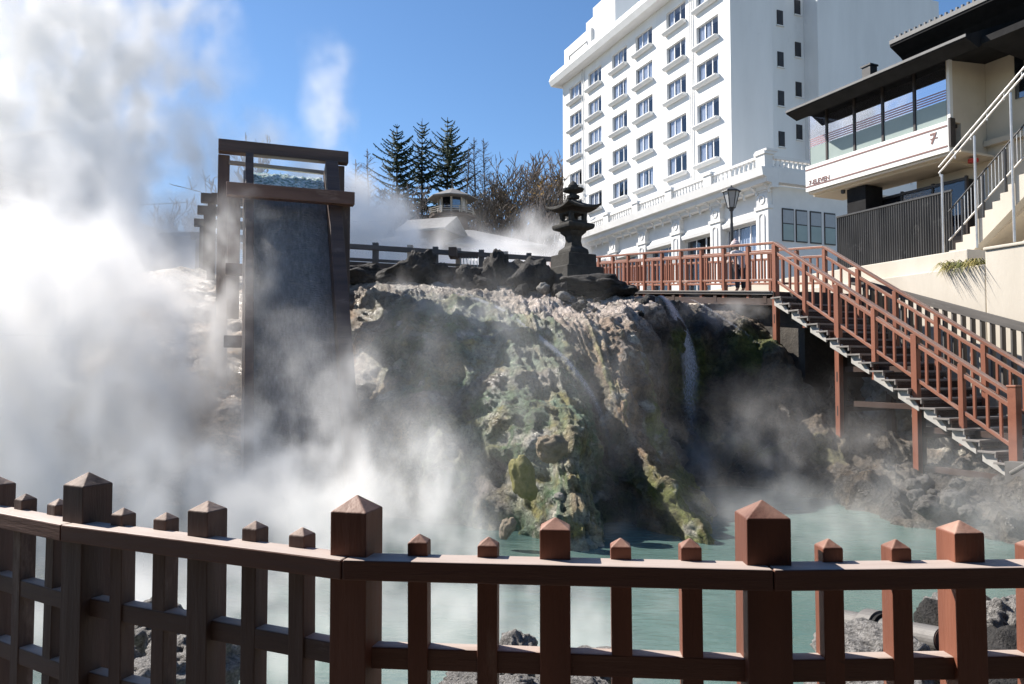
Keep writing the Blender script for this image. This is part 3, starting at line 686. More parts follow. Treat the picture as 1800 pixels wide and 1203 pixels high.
# lower roof
ry0, ry1 = -1.2, 4.92; zf = P(1550, 121, 21.2).z
zf = 1.6 + 8.5
rf = MB(); rf.extrude_y([(-1.0, zf-.05),(-1.0, zf+.03),(1.9, zf+1.15),(1.9, zf+.2),(.2, Zwt+.0),(-.1, Zwt+.0),(-.55, zf-.22)], ry0, ry1)
rf.extrude_y([(-.45, zf-.12),(-.45, zf+.05),(1.5, zf+.9),(1.5, zf-.25)], -4.2, ry0-.003)
roof = rf.build('roof', M['roof_black'], shop)
MB().box(-1.03, -1.003, ry0, ry1, zf-.02, zf+.05).build('fascia', M['fascia'], roof)
zu = P(1578, 72, 22.4).z
up = MB(); up.extrude_y([(.75, zu-.16),(.75, zu+.02),(5, zu+1.9),(5, zu-.5),(1.5, zu-.62),(1.2, zu-.4)], -7.5, 2.4)
ur = up.build('upper_roof', M['roof_black'], shop); MB().box(.72, .747, -7.5, 2.4, zu-.09, zu+.03).build('fascia', M['fascia'], ur)
tl = MB()
for k in range(60): tl.lathe([(.05,0),(.05,.12)], 6, (.80, -7.4+.163*k, zu+.0))
tl.build('eave_tile_row', M['tile'], ur)
MB().box(1.55, 7.9, -6.9, 2.2, Zwt+1.6, zu-.1).build('upper_wall', M['roof_black'], shop)
ch = MB(); ch.box(.3,.60,2.75,3.05,zf+.3,zf+.98); ch.box(.27,.63,2.72,3.08,zf+.99,zf+1.04); ch.build('chimney', M['dark_steel'], roof)
MB().box(1.50, 1.537, -1.06, -.82, Zwt-1.15, Zwt+.55).build('slit_window', M['glass_dark'], shop)
MB().box(1.35, 1.536, -6, -.02, Zst-.55, Zst-.4).build('wall_ledge', M['beige'], shop)
# recessed ground storey
zg0, zg1 = Zsb-2.9, Zsb-.13
mb = MB(); mb.box(1.2, 1.535, .4, 4.4, zg0, zg1-.35); mb.build('lower_wall', M['room'], shop)
for k in range(3):
    y0 = .35 + k*1.02
    f = MB(); f.box(1.10, 1.19, y0-.03, y0+.03, zg0+.8, zg1-.30); f.box(1.10,1.19,y0+.032,y0+.99,zg1-.42,zg1-.34)
    o = f.build('lower_window', M['frame_dark'], shop); MB().box(1.13,1.145,y0+.035,y0+.985,zg0+.8,zg1-.43).build('pane', M['glass'], o)
MB().box(.35, 1.1, 3.05, 3.75, zg0, zg1-.02).build('pillar', M['roof_black'], shop)
MB().lathe([(.001,0),(.13,0),(.13,.09),(.001,.09)], 18, (.75, -.12, Zsb-.22)).build('round_alarm_lamp', M['red'], shop)
cmr = MB(); cmr.lathe([(.001,-.09),(.06,-.07),(.07,0),(.07,.04)], 12, (.35, 3.9, Zsb-.16)); cmr.build('security_camera', M['dark_steel'], shop)

# ------------------------------------------------------------------ right side: retaining wall, ribbed fence, outside stair
TS = R(23.0); ss, cs = math.sin(TS), math.cos(TS)
SO = Vector((6.04, 17.0, 0))
rw = thing('retaining_wall', 'cream concrete retaining wall beside the red stairs, with a taller block at its near end', 'wall', SO, TS)
mb = MB(); mb.box(3.0, 6, -2.85, 9, -.5, P(1640,475,16.6).z - .02); mb.build('lower_course', M['cream'], rw, bevel=.02)
zt = P(1662,441,16.4).z
mb = MB(); mb.box(3.25, 6, -2.3, 9, P(1640,475,16.6).z-.018, zt); mb.build('upper_course', M['cream'], rw, bevel=.02)
mb = MB(); zq = P(1740,441,15.5).z; mb.box(2.97, 6, -12, -2.88, -.5, zq); mb.build('end_block', M['cream'], rw, bevel=.02)
MB().box(2.93, 6.0, -12, -2.86, zq+.003, zq+.07).build('coping', M['cream'], rw, bevel=.02)
# grass hanging over the wall
tf = MB()
for k in range(150):
    y = -2.78 + rnd.random()*.95
    dense = 1 if y < -1.7 else .35
    x0 = 3.02 + rnd.random()*.25; z0 = P(1640,475,16.6).z - .03 + rnd.random()*.04
    l = (.12 + .22*rnd.random()) * dense; dx = -.75*rnd.random()-.15; a = rnd.uniform(-.15,.15); wd = .008
    p0 = Vector((x0,y,z0)); p1 = p0 + Vector((dx*l*.9, a*l, l*.45)); p2 = p1 + Vector((dx*l*1.6, a*l*1.5, -l*rnd.uniform(.5,1.6)))
    tf.add([p0+Vector((0,-wd,0)), p0+Vector((0,wd,0)), p1+Vector((0,wd,0)), p1+Vector((0,-wd,0)), p2], [(0,1,2,3),(3,2,4)])
tag(tf.build('grass_tuft', M['grass'], normals=False), 'tuft of yellowing grass hanging over the cream wall under the outside stair', 'grass tuft')
bpy.data.objects['grass_tuft'].matrix_world = MW[rw.name]
# ribbed dark fence
cf = thing('ribbed_metal_fence', 'charcoal ribbed sheet metal fence standing under the shop sign', 'fence', (11.44, 19.8, 0), T2)
zft, zfb = P(1677,337,19.5).z, P(1677,450,19.5).z
mb = MB(); n = 50; rws = []
for k in range(n*4+1):
    y = -.35 + 3.75*k/(n*4); ph = k % 4; x = (0, .012, .05, .038)[ph]
    rws.append((x, y))
mb.grid([[(x,y,zfb-.6) for x,y in rws], [(x,y,zft) for x,y in rws]]); mb.build('ribbed_sheet', M['corr'], cf, normals=False)
MB().box(-.01, .06, -.36, 3.41, zft+.002, zft+.05).build('top_rail', M['dark_steel'], cf)
for k in range(4): MB().box(.035, .10, -.30+1.2*k, -.24+1.2*k, zfb-.6, zft).build('post', M['dark_steel'], cf)
# concrete outside stair
es = thing('outside_stair', 'cream concrete stair with steel railing climbing to the shop at right edge', 'stair', (11.2, 19.0, 0), T2)
z0, z1 = P(1671,441,19).z, P(1800,296,17.4).z
RUN = 1.75/c2*1.0; ns = 10; prof = []
rise = (z1-z0)/ns; run = RUN/ns
NS = 17
pts = [(0, z0-.12)]
for k in range(NS): pts += [(-k*run, z0+k*rise), (-(k+1)*run, z0+k*rise)]
pts += [(-NS*run, z0+(NS-1)*rise-.55), (-.02, z0-.62)]
# profile in (y,z), extruded along x
mb = MB(); n = len(pts); W0, W1 = 0, .28
mb.add([(W0,y,z) for y,z in pts] + [(W1,y,z) for y,z in pts], [tuple(range(n)), tuple(range(2*n-1,n-1,-1))] + [(i,(i+1)%n,(i+1)%n+n,i+n) for i in range(n)])
mb.build('stringer', M['cream'], es)
mb = MB(); mb.add([(W1+.003,0,z0-.16),(1.4,0,z0-.16),(1.4,-NS*run,z0+NS*rise-.72),(W1+.003,-NS*run,z0+NS*rise-.72),(W1+.003,0,z0-.5),(1.4,0,z0-.5),(1.4,-NS*run,z0+NS*rise-1.06),(W1+.003,-NS*run,z0+NS*rise-1.06)], [(0,1,2,3),(4,7,6,5),(0,4,5,1),(2,6,7,3),(1,5,6,2),(0,3,7,4)])
mb.build('flight', M['beige'], es)
sl = rise/run
for off, r in ((.28,.022),(1.02,.022)):
    MB().tube([(.1,.05,z0+off),(.1,-NS*run,z0+off+NS*rise)], r, 8).build('rail', M['dark_steel'] if off > 1 else M['steel'], es)
for k in range(34):
    y = -.12 - k*.088
    MB().tube([(.1,y,z0+.28-sl*y),(.1,y,z0+1.02-sl*y)], .011, 6).build('baluster', M['steel'], es)
for k in range(5):
    y = -.02 - k*.55
    MB().tube([(.1,y-.3,z0-.1-sl*(y-.3)),(.1,y-.3,z0+1.0-sl*(y-.3))], .035, 8).build('post', M['dark_steel'], es)
ztop = P(1657, 291, 19.1).z - z0
for off in (ztop, ztop-.16):
    MB().tube([(-.05,.18,z0+off-.04),(-.05,-NS*run,z0+off+NS*rise*.97)], .024, 8).build('upper_rail', M['steel'], es)
for k, y in enumerate((.1, -.78, -1.68)):
    MB().tube([(-.05,y,z0-.05),(-.05,y,z0+ztop-.16-sl*y*.97)], .03, 8).build('tall_post', M['steel'], es)
for k in range(7):
    y = .15 - k*.42; MB().tube([(-.05,y,z0+ztop-.16-sl*y*.97),(-.05,y+.0,z0+ztop-sl*y*.97)], .014, 6).build('rail_spacer', M['steel'], es)

# grey plank fence sloping down beside the stairs
gf = thing('plank_fence', 'weathered grey plank fence sloping down beside the red stairs', 'fence', SO, TS)
def gz(y): return P(1600,508,16.9).z + (y+1.3)*.335
beam_obj('top_rail', MW[gf.name] @ Vector((2.1,-.2,gz(-.2)-.09)), MW[gf.name] @ Vector((2.1,-8,gz(-8)-.09)), .07, .17, M['greywood'], gf, world=True)
for k in range(38):
    y = -.35 - k*.2
    beam_obj('plank', (2.16,y,gz(y)-1.35), (2.16,y,gz(y)-.16), .12, .04, M['greywood'], gf)

# ------------------------------------------------------------------ red wooden stairs and boardwalk
st = thing('wooden_stairs', 'red brown wooden stairs descending to the plaza past the pond', 'stairs', SO, TS)
ZD = P(1365, 427, 17).z - 1.10          # deck level at the stair head
RUNL = 5.34; DROP = 3.34; NT = 20
tr, tz = RUNL/NT, DROP/NT
def fz(y): return ZD + y/RUNL*DROP      # y negative downward
for k in range(NT):
    y = -k*tr; z = ZD - (k+.0)*tz
    t_ = MB(); t_.box(-.16, 1.62, y-tr-.05, y, z-tz-.035, z-tz); o = t_.build('tread', M['tread'], st, bevel=.004)
    MB().box(-.155, 1.61, y-tr-.045, y-tr-.02, z-tz-.10, z-tz-.036).build('nosing', M['tread'], o)
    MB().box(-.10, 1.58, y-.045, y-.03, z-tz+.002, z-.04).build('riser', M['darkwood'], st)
for x in (-.06, 1.52):
    m_ = MB()
    for k in range(NT//2):
        y = -2*k*tr; z = ZD - (2*k+1)*tz - .04
        ya, yb = y-.12*tr, y-1.72*tr; za, zb2 = z-.12*tz, z-1.72*tz
        m_.add([(x-.02,ya,za+.03),(x+.02,ya,za+.03),(x+.02,yb,zb2),(x-.02,yb,zb2),(x-.02,ya,za-.12),(x+.02,ya,za-.12),(x+.02,yb,zb2-.08),(x-.02,yb,zb2-.08),
               (x-.02,y-tr*.98,za),(x+.02,y-tr*.98,za)], [(0,1,9,8),(8,9,2,3),(4,7,6,5),(0,8,3,7,4),(1,5,6,2,9),(0,4,5,1),(2,6,7,3)])
    m_.build('stringer', M['stringer'], st)
def railing(parent, x, y0, y1, zfun, bays, nb=3, posts_low=.35, longs=None, first=True, last=True, side=0, prefix=''):
    n = bays
    for k in range(n+1):
        y = y0 + (y1-y0)*k/n; zl = zfun(y)
        low = zl - posts_low
        if longs and k in longs: low = longs[k]
        big = .115 if (longs and k in longs) else .09
        if (k > 0 or first) and (k < n or last):
            beam_obj(prefix+'post', (x,y,low), (x,y,zl+1.06), big, big, M['redwood'], parent)
    def seg(name, h, wd, ht, mat):
        beam_obj(name, (x,y0,zfun(y0)+h), (x,y1,zfun(y1)+h), wd, ht, mat, parent)
    seg('handrail', 1.10, .135, .05, M['redrail']); seg('upper_rail', .88, .06, .06, M['redrail']); seg('lower_rail', .24, .055, .055, M['redrail'])
    for k in range(n):
        for q in range(nb):
            y = y0 + (y1-y0)*(k+(q+1)/(nb+1))/n
            beam_obj('baluster', (x,y,zfun(y)+.25), (x,y,zfun(y)+.87), .042, .042, M['redwood'], parent, bevel=0)
GB = .25
railing(st, 0, 0, -RUNL, fz, 6, longs={0: P(1365,655,17).z, 2: P(1475,900,15.3).z, 4: P(1612,800,13.7).z-.6, 6: -.1}, last=False)
railing(st, 1.5, 0, -RUNL-.4, fz, 6)
nw = MB(); nw.box(-.07,.07,-RUNL-.07,-RUNL+.07,-.4,fz(-RUNL)+1.22); nw.box(-.08,.08,-RUNL-.08,-RUNL+.08,fz(-RUNL)+1.222,fz(-RUNL)+1.26); nw.build('newel', M['redwood'], st, bevel=.006)
# dark trestles under the flight
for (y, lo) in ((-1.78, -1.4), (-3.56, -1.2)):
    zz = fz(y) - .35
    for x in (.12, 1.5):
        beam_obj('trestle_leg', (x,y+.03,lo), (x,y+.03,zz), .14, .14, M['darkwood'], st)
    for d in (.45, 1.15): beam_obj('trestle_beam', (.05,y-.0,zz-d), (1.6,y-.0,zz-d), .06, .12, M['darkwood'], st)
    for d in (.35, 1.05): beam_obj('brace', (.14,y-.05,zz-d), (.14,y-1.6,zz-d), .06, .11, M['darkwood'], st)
beam_obj('trestle_leg', (1.5,-.1,1.2), (1.5,-.1,ZD-.2), .14, .14, M['darkwood'], st)
for (yy, zt_, zb_) in ((0, .55, .75), (0, 1.25, 1.45), (-1.78, .75, .95), (-1.78, 1.45, 1.65), (-3.56, 1.75, 1.95)):
    MB().box(-.061, -.058, yy-.014, yy+.014, fz(yy)-zb_, fz(yy)-zt_).build('bolt_slot', M['darkwood'], st)

bw = thing('boardwalk', 'red brown railed boardwalk along the rim above the falls', 'boardwalk', SO, TS)
def dz(y): return ZD + .103*y
beam_obj('deck', (.78,0,ZD-.06), (.78,14.4,dz(14.4)-.06), 1.75, .08, M['tread'], bw)
for k in range(8):
    y = .3 + k*1.8; MB().box(-.06, 1.5, y-.06, y+.06, dz(y)-.30, dz(y)-.11).build('deck_joist', M['darkwood'], bw)
beam_obj('edge_board', (-.12,.05,ZD-.02), (-.12,14.4,dz(14.4)-.02), .03, .03, M['tread'], bw)
beam_obj('fascia', (-.02,.05,ZD-.26), (-.02,14.4,dz(14.4)-.26), .06, .16, M['darkwood'], bw)
railing(bw, 0, 0, 14.4, dz, 16, first=False)
railing(bw, 1.5, 0, 14.4, dz, 16, first=False, nb=3)

eb = MB(); eb.box(.35, 2.99, -.5, 14.2, 0, 3.42); eb = eb.build('shade_bank', M['bank']); struct(eb); eb.matrix_world = MW[st.name]  # block filled in under the deck, dark to give the shade there
# landing at the foot of the stairs and what stands on it
mb = MB(); mb.box(-.25, 3.2, -10.5, -RUNL+.02, -1.6, .18)
lb = mb.build('stair_landing', M['paving']); struct(lb); lb.matrix_world = MW[st.name]
br = thing('tube_barrier', 'low red brown tube barrier beside the foot of the stairs', 'barrier', SO, TS)
fb = MB(); zb = .18
fb.tube([(.12,-RUNL-.13,zb),(.12,-RUNL-.13,zb+.88),(.12,-RUNL-.18,zb+.95),(.12,-RUNL-1.1,zb+.95),(.12,-RUNL-1.15,zb+.88),(.12,-RUNL-1.15,zb)], .018, 8); fb.build('frame', M['redwood'], br)
for k in range(7): MB().tube([(.12,-RUNL-.25-.12*k,zb+.14),(.12,-RUNL-.25-.12*k,zb+.94)], .012, 6).build('bar', M['redwood'], br)
MB().tube([(.12,-RUNL-.13,zb+.14),(.12,-RUNL-1.15,zb+.14)], .014, 6).build('bottom_tube', M['redwood'], br)
a = P(1778, 832, 11.5); b_ = P(1850, 790, 10.6)
hp = MB(); hp.tube([a, b_, b_ + Vector((.6,-.8,.05))], .035, 12)
tag(hp.build('steel_tube_rail', M['steel'], smooth=True), 'polished steel tube rail end in front of the stair foot', 'rail')

# ------------------------------------------------------------------ stone lantern
LP = P(1008, 500, 19.0)
ln = thing('stone_lantern', 'dark weathered stone lantern with curved cap on the rim rocks', 'lantern', LP, R(30))
k_ = 19.0/F
def zz_(py): return P(1008, py, 19.0).z - LP.z
Q = R(45)
def sq(prof, name, mat=M['stone'], n=4, rot=0, bevel=.02, parent=None):
    m_ = MB(); m_.lathe([(r*(math.sqrt(2) if n == 4 else 1), z) for r, z in prof], n, rot=rot)
    return m_.build(name, mat, parent or ln, bevel=bevel)
sq([(.56, zz_(500)-.2), (.56, zz_(472))], 'plinth')
sq([(.43, zz_(472)+.003), (.42, zz_(449))], 'upper_plinth')
sq([(.27, zz_(449)+.003), (.29, zz_(446)), (.27, zz_(440)), (.17, zz_(434)), (.145, zz_(425)), (.16, zz_(416)), (.24, zz_(410)), (.25, zz_(408))], 'shaft', rot=0, bevel=.01)
sq([(.24, zz_(408)+.003), (.38, zz_(404)), (.40, zz_(400)), (.40, zz_(396)), (.27, zz_(393))], 'platform')
fbx = MB(); r0 = .20; za, zb = zz_(393)+.003, zz_(375)
for sx_ in (-1, 1):
    for sy_ in (-1, 1): fbx.box(sx_*r0-.055, sx_*r0+.055, sy_*r0-.055, sy_*r0+.055, za, zb)
fbx.box(-.26,.26,-.26,.26,za-.001,za+.05); fbx.box(-.26,.26,-.26,.26,zb-.05,zb); fbx.box(-.04,.04,-.04,.04,za+.051,zb-.051)
fbx.build('fire_box', M['stone'], ln, bevel=.012)
cap = MB(); n = 25; cr_ = []
for i in range(n):
    row = []
    for j in range(n):
        x = i/(n-1)*2-1; y = j/(n-1)*2-1; m_ = max(abs(x), abs(y)); d = (abs(x)*abs(y))
        z = zz_(346) + (zz_(367)-zz_(346))*(m_**.62) + .10*d**2.2
        row.append((x*.50, y*.50, z))
    cr_.append(row)
top_rows = cr_; bot = [[(x, y, z - .05 - .05*(1-max(abs(x),abs(y))/.50)*2) for x,y,z in r] for r in cr_]
cap.grid(top_rows); cap.grid(bot, flip=True)
ed = [(i,0) for i in range(n)] + [(n-1,j) for j in range(1,n)] + [(i,n-1) for i in range(n-2,-1,-1)] + [(0,j) for j in range(n-2,0,-1)]
for (i,j),(i2,j2) in zip(ed, ed[1:]+ed[:1]): cap.add([top_rows[i][j], top_rows[i2][j2], bot[i2][j2], bot[i][j]], [(0,1,2,3)])
cap.build('cap', M['stone'], ln)
sq([(.16, zz_(350)), (.17, zz_(345)), (.10, zz_(343)), (.09, zz_(338))], 'cap_collar', n=16, bevel=.008)
sq([(.08, zz_(341)), (.26, zz_(337)), (.285, zz_(333)), (.20, zz_(335)), (.10, zz_(335)+.01)], 'finial_dish', n=18, bevel=.006)
sq([(.08, zz_(335)), (.13, zz_(331)), (.135, zz_(327)), (.09, zz_(323)), (.03, zz_(319)), (.005, zz_(318))], 'finial', n=18, bevel=.004)

# ------------------------------------------------------------------ street lamp
SL_ = P(1287, 470, 32)
lamp = thing('street_lamp', 'dark street lamp with tapered lantern head in front of the white annex', 'street lamp', (SL_.x, SL_.y, SL_.z), R(20))
zl = lambda py: P(1287, py, 32).z - SL_.z
MB().lathe([(.09,-.6),(.075,zl(420)),(.055,zl(372)),(.10,zl(370)),(.10,zl(368)),(.05,zl(366))], 14).build('pole', M['dark_steel'], lamp, smooth=False)
MB().lathe([(.16,zl(366)),(.33,zl(338)),(.33,zl(337.5))], 6).build('lamp_glass', M['plastic'], lamp)
hd = MB()
for k in range(6):
    t_ = math.pi/3*(k+.5); c0 = Vector((math.cos(t_), math.sin(t_), 0)); hd.beam(c0*.165 + Vector((0,0,zl(366))), c0*.34 + Vector((0,0,zl(338))), .03, .03)
hd.lathe([(.10,zl(368)),(.18,zl(366)),(.18,zl(365.5))], 6); hd.build('lamp_frame', M['dark_steel'], lamp)
MB().lathe([(.42,zl(338)),(.40,zl(336)),(.10,zl(330)),(.05,zl(329)),(.03,zl(326))], 6).build('lamp_roof', M['dark_steel'], lamp)

# ------------------------------------------------------------------ wooden water chute
CO = P(383, 330, 16.0); CO.z = 0
CH = R(20.5)
ct = thing('water_chute', 'tall dark timber chute frame pouring hot water at the left', 'water chute', (CO.x, CO.y, 0), CH)
inv = MW[ct.name].inverted()
def LC(px, py, ly):      # local point of the frame plane local y = ly
    o = Vector((0,0,CAM_Z)); d = P(px, py, 10) - o
    o2 = inv @ o; d2 = inv.to_3x3() @ d; t_ = (ly - o2.y)/d2.y
    return o2 + d2*t_
tA, tB = LC(384,262,0), LC(610,280,0)
cbw = M['oldwood']
zt_ = (tA.z+tB.z)/2
beam_obj('top_beam', (tA.x,-.12,zt_), (tB.x,-.12,zt_), .26, .27, cbw, ct, bevel=.012)
f1 = -.62
fc = f1 - .56
mA, mB_ = LC(398,335,fc), LC(621,353,fc); zm = (mA.z+mB_.z)/2
beam_obj('cross_beam', (mA.x,fc-.1,zm), (mB_.x,fc-.1,zm), .24, .27, M['oldwood_brown'], ct, bevel=.012)
xl, xr = LC(402,300,.05).x, LC(592,300,.05).x
for x in (xl, xr): beam_obj('rear_post', (x+(-.10 if x == xl else .05),.12,.6), (x+(-.10 if x == xl else .05),.12,zt_-.14), .24, .24, cbw, ct, bevel=.012)
x2l, x2r = LC(414,400,fc).x, LC(606,400,fc).x
for x in (x2l-.03, x2r): beam_obj('front_post', (x,fc+.17,2.7), (x,fc+.17,zm+.02), .24, .26, cbw, ct, bevel=.012)
beam_obj('inner_beam', (xl,.02,zt_-.30), (xr,.02,zt_-.34), .10, .08, M['oldwood_pale'], ct)
# trough: follows a steep slope towards the viewer
up_l, up_r = LC(445,335,f1+.3), LC(570,345,f1+.3)
xi0, xi1 = up_l.x, up_r.x
ytop, ztop_ = f1+.25, LC(500,330,f1+.25).z
ybot = -4.2; zbot = -1.0
dd = Vector((0, ybot-ytop, zbot-ztop_))
def TP(x, s, o=0.0):     # point along the trough: s in 0..1
    nrm = Vector((0, dd.z, -dd.y)).normalized()
    if nrm.z < 0: nrm = -nrm
    return Vector((x, ytop, ztop_)) + dd*s + nrm*o
mb = MB(); mb.add([TP(xi0,0,-.08),TP(xi1,0,-.08),TP(xi1,1,-.08),TP(xi0,1,-.08),TP(xi0,0,0),TP(xi1,0,0),TP(xi1,1,0),TP(xi0,1,0)], [(0,3,2,1),(4,5,6,7),(0,1,5,4),(1,2,6,5),(2,3,7,6),(3,0,4,7)])
mb.build('trough_bed', cbw, ct)
for x, hw in ((xi0-.085, .08), (xi1+.14, .135)):
    mb = MB(); a0, a1, h0, h1 = x-hw, x+hw, -.12, .42
    mb.add([TP(a0,-.07,h0),TP(a1,-.07,h0),TP(a1,1,h0),TP(a0,1,h0),TP(a0,-.07,h1),TP(a1,-.07,h1),TP(a1,1,h1),TP(a0,1,h1)], [(0,3,2,1),(4,5,6,7),(0,1,5,4),(1,2,6,5),(2,3,7,6),(3,0,4,7)])
    mb.build('side_board', cbw, ct, bevel=.01)
# pale plank standing in for the bright sunlit sliver left of the trough
mb = MB(); x = xi0-.185; mb.add([TP(x-.02,-.02,-.10),TP(x+.02,-.02,-.10),TP(x+.02,1,-.10),TP(x-.02,1,-.10),TP(x-.02,-.02,.26),TP(x+.02,-.02,.26),TP(x+.02,1,.26),TP(x-.02,1,.26)], [(0,3,2,1),(4,5,6,7),(0,1,5,4),(1,2,6,5),(2,3,7,6),(3,0,4,7)])
mb.build('sunlit_sliver_plank', M['oldwood_pale'], ct)
for s in (.30, .52):
    q = TP(xi0-.3, s, .0); MB().box(q.x-.22, q.x+.1, q.y-.12, q.y+.12, q.z-.12, q.z+.10).build('side_bracket', cbw, ct, bevel=.01)
# level flume behind, at the lip
mb = MB(); mb.box(xi0, xi1, ytop, 1.9, ztop_-.5, ztop_-.42); mb.build('flume_floor', cbw, ct)
for x in (xi0-.07, xi1+.07): MB().box(x-.06, x+.06, ytop+.25, 1.9, ztop_-.55, ztop_+.12).build('flume_side', cbw, ct)
# water in the chute
m, t, b, out = nodes('chute_water'); L = t.links.new
tc = N(t, 'ShaderNodeTexCoord'); mp = N(t, 'ShaderNodeMapping'); mp.inputs['Scale'].default_value = (7, 2.2, 2.2); L(tc.outputs['Object'], mp.inputs[0])
nz = N(t, 'ShaderNodeTexNoise'); nz.inputs['Scale'].default_value = 2.6; nz.inputs['Detail'].default_value = 9; nz.inputs['Roughness'].default_value = .7; L(mp.outputs[0], nz.inputs['Vector'])
L(ramp(t, nz.outputs['Fac'], [(.35, (.16,.145,.136)), (.62, (.27,.25,.238)), (.80, (.50,.48,.46))]), b.inputs['Base Color'])
b.inputs['Roughness'].default_value = .45; b.inputs['Specular IOR Level'].default_value = .3
wv = N(t, 'ShaderNodeTexNoise'); wv.inputs['Scale'].default_value = 11; wv.inputs['Detail'].default_value = 6; mp2 = N(t, 'ShaderNodeMapping'); mp2.inputs['Scale'].default_value = (1, 3, 3); L(tc.outputs['Object'], mp2.inputs[0]); L(mp2.outputs[0], wv.inputs['Vector'])
bp = N(t, 'ShaderNodeBump'); bp.inputs['Strength'].default_value = .8; bp.inputs['Distance'].default_value = .05; L(wv.outputs['Fac'], bp.inputs['Height']); L(bp.outputs[0], b.inputs['Normal'])
M['chute_water'] = m
rows = []
for i in range(181):
    s = i/180; r = []
    for j in range(41):
        x = xi0 + (xi1-xi0)*j/40
        a = .06 + .03*fbm((x*2.2, s*16, 0), 1.0, 3, 3) + .012*fbm((x*7, s*60, 0), 1.0, 3, 8)
        r.append(TP(x, .02 + .98*s, a))
    rows.append(r)
ws = MB().grid(rows).build('water_sheet', M['chute_water'], smooth=True, normals=False); struct(ws); ws.matrix_world = MW[ct.name]
m, t, b, out = nodes('pouring_water'); L = t.links.new
b.inputs['Base Color'].default_value = (.10,.17,.155,1); b.inputs['Roughness'].default_value = .06; b.inputs['Specular IOR Level'].default_value = .8
tc = N(t, 'ShaderNodeTexCoord'); wv = N(t, 'ShaderNodeTexNoise'); wv.inputs['Scale'].default_value = 14; wv.inputs['Detail'].default_value = 5; L(tc.outputs['Object'], wv.inputs['Vector'])
bp = N(t, 'ShaderNodeBump'); bp.inputs['Strength'].default_value = .9; bp.inputs['Distance'].default_value = .06; L(wv.outputs['Fac'], bp.inputs['Height']); L(bp.outputs[0], b.inputs['Normal'])
L(ramp(t, wv.outputs['Fac'], [(.36, (.16,.27,.235)), (.50, (.44,.58,.52)), (.58, (.86,.90,.86))]), b.inputs['Base Color'])
M['pour'] = m
rows = []
zlip = LC(500,309,f1+.9).z
for i in range(70):
    s = i/69; r = []
    for j in range(61):
        x = xi0+.01 + (xi1-xi0-.02)*j/60
        if s < .45: y = 1.6 - (1.6-(f1+.9))*(s/.45); z = zlip + .02*fbm((x*3, y*2, 0), 1.0, 3, 2)
        else:
            q = (s-.45)/.55; y = f1+.9 - .75*q - .25*q*q; z = zlip - .05*q - .62*q*q
        z += (.035*fbm((x*4, s*7, 0), 1.0, 4, 12) + .025*fbm((x*9, s*3, 0), 1.0, 4, 33)) * sst(.3,.6,s)
        r.append(Vector((x, y, z)))
    rows.append(r)
ps = MB().grid(rows).build('water_pour', M['pour'], smooth=True, normals=False); struct(ps); ps.matrix_world = MW[ct.name]

# older flume frames behind, seen through the steam
for k, (px, py, Y) in enumerate(((384,350,17.8),(364,349,19.6),(357,370,21.6),(350,392,24),(343,415,27))):
    a = P(px, py, Y)
    fr = thing('flume_frame', ['grey flume trestle just behind the tall chute', 'second flume trestle behind the tall chute, as tall as the first', 'third flume trestle behind the chute, one step lower', 'fourth flume trestle behind the chute, low and pale in steam', 'farthest and lowest flume trestle, almost lost in steam'][k], 'trestle', (a.x, a.y, a.z), CH, 'flume trestles receding behind the chute')
    beam_obj('cap_beam', (-.15,0,0), (2.6,0,0), .22, .24, M['shed'], fr); 
    for x in (.12, 2.3): beam_obj('post', (x,.02,-3), (x,.02,-.12), .2, .2, M['shed'], fr)

# ------------------------------------------------------------------ rocks
import bmesh
def rock_mesh(name, mat, seed, rough=.35, squash=(1,1,1), sub=4, sharp=.12):
    bm = bmesh.new(); bmesh.ops.create_icosphere(bm, subdivisions=sub, radius=1)
    for v in bm.verts:
        p = v.co.copy(); a = 1 + rough*fbm(p, .9, 4, seed*7.3) + sharp*fbm(p, 2.6, 4, seed*3.1) + .05*fbm(p, 7, 4, seed)
        l = lump(p, 1.6, seed*5.7); a += .22*(l-.5)
        v.co = Vector((p.x*squash[0], p.y*squash[1], p.z*squash[2])) * a
    me = bpy.data.meshes.new(name); bm.to_mesh(me); bm.free(); me.materials.append(mat)
    me.polygons.foreach_set('use_smooth', [True]*len(me.polygons))
    return me
def rock(name, me, loc, size, rot, label, cat='rock', group=None, sc=(1,1,1)):
    o = bpy.data.objects.new(name, me); COL.objects.link(o)
    o.location = loc; o.scale = (size*sc[0], size*sc[1], size*sc[2]); o.rotation_euler = rot
    return tag(o, label, cat, group)
BR = [rock_mesh('lava_rock', M['black_rock'], s, .45, (1,1,1.1), 5 if s < 3 else 4, .2) for s in range(1, 6)]
PB = [rock_mesh('boulder', M['pale_rock'], s+20, .28, (1,.9,.85), 4, .1) for s in range(1, 6)]
M['dim_rock'] = surf('dimmed_grey_boulder', (.05,.047,.043), (.12,.113,.105), 3, .8, .9, 8, wear=(.19,.18,.165), wear_amt=.62, bdist=.05, rand=.2)  # darker copy of the pale rock; dimness in steam put into the colour
DB = [rock_mesh('bank_boulder', M['dim_rock'], s+60, .3, (1,.9,.8), 4, .14) for s in range(1, 4)]
SR = [rock_mesh('shore_rock', M['speckle_rock'], s+40, .45, (1,1,.8), 5, .22) for s in range(1, 5)]
def px_rock(mi, px, py, Y, wpx, label, sc=(1,1,1), mset=BR, name='lava_rock', group=None, rot=None, cat='rock'):
    r = wpx/2*Y/F
    c = P(px, py, Y)
    rock(name, mset[mi % len(mset)], c, r, rot or (rnd.uniform(-.3,.3), rnd.uniform(-.3,.3), rnd.uniform(0,6.3)), label, cat, group, sc)
G = 'black rocks along the rim above the falls'
px_rock(0, 733, 487, 19.2, 62, 'tall knobbly grey black rock on the rim, nearest the timber chute frame', (1,1,1.35), group=G)
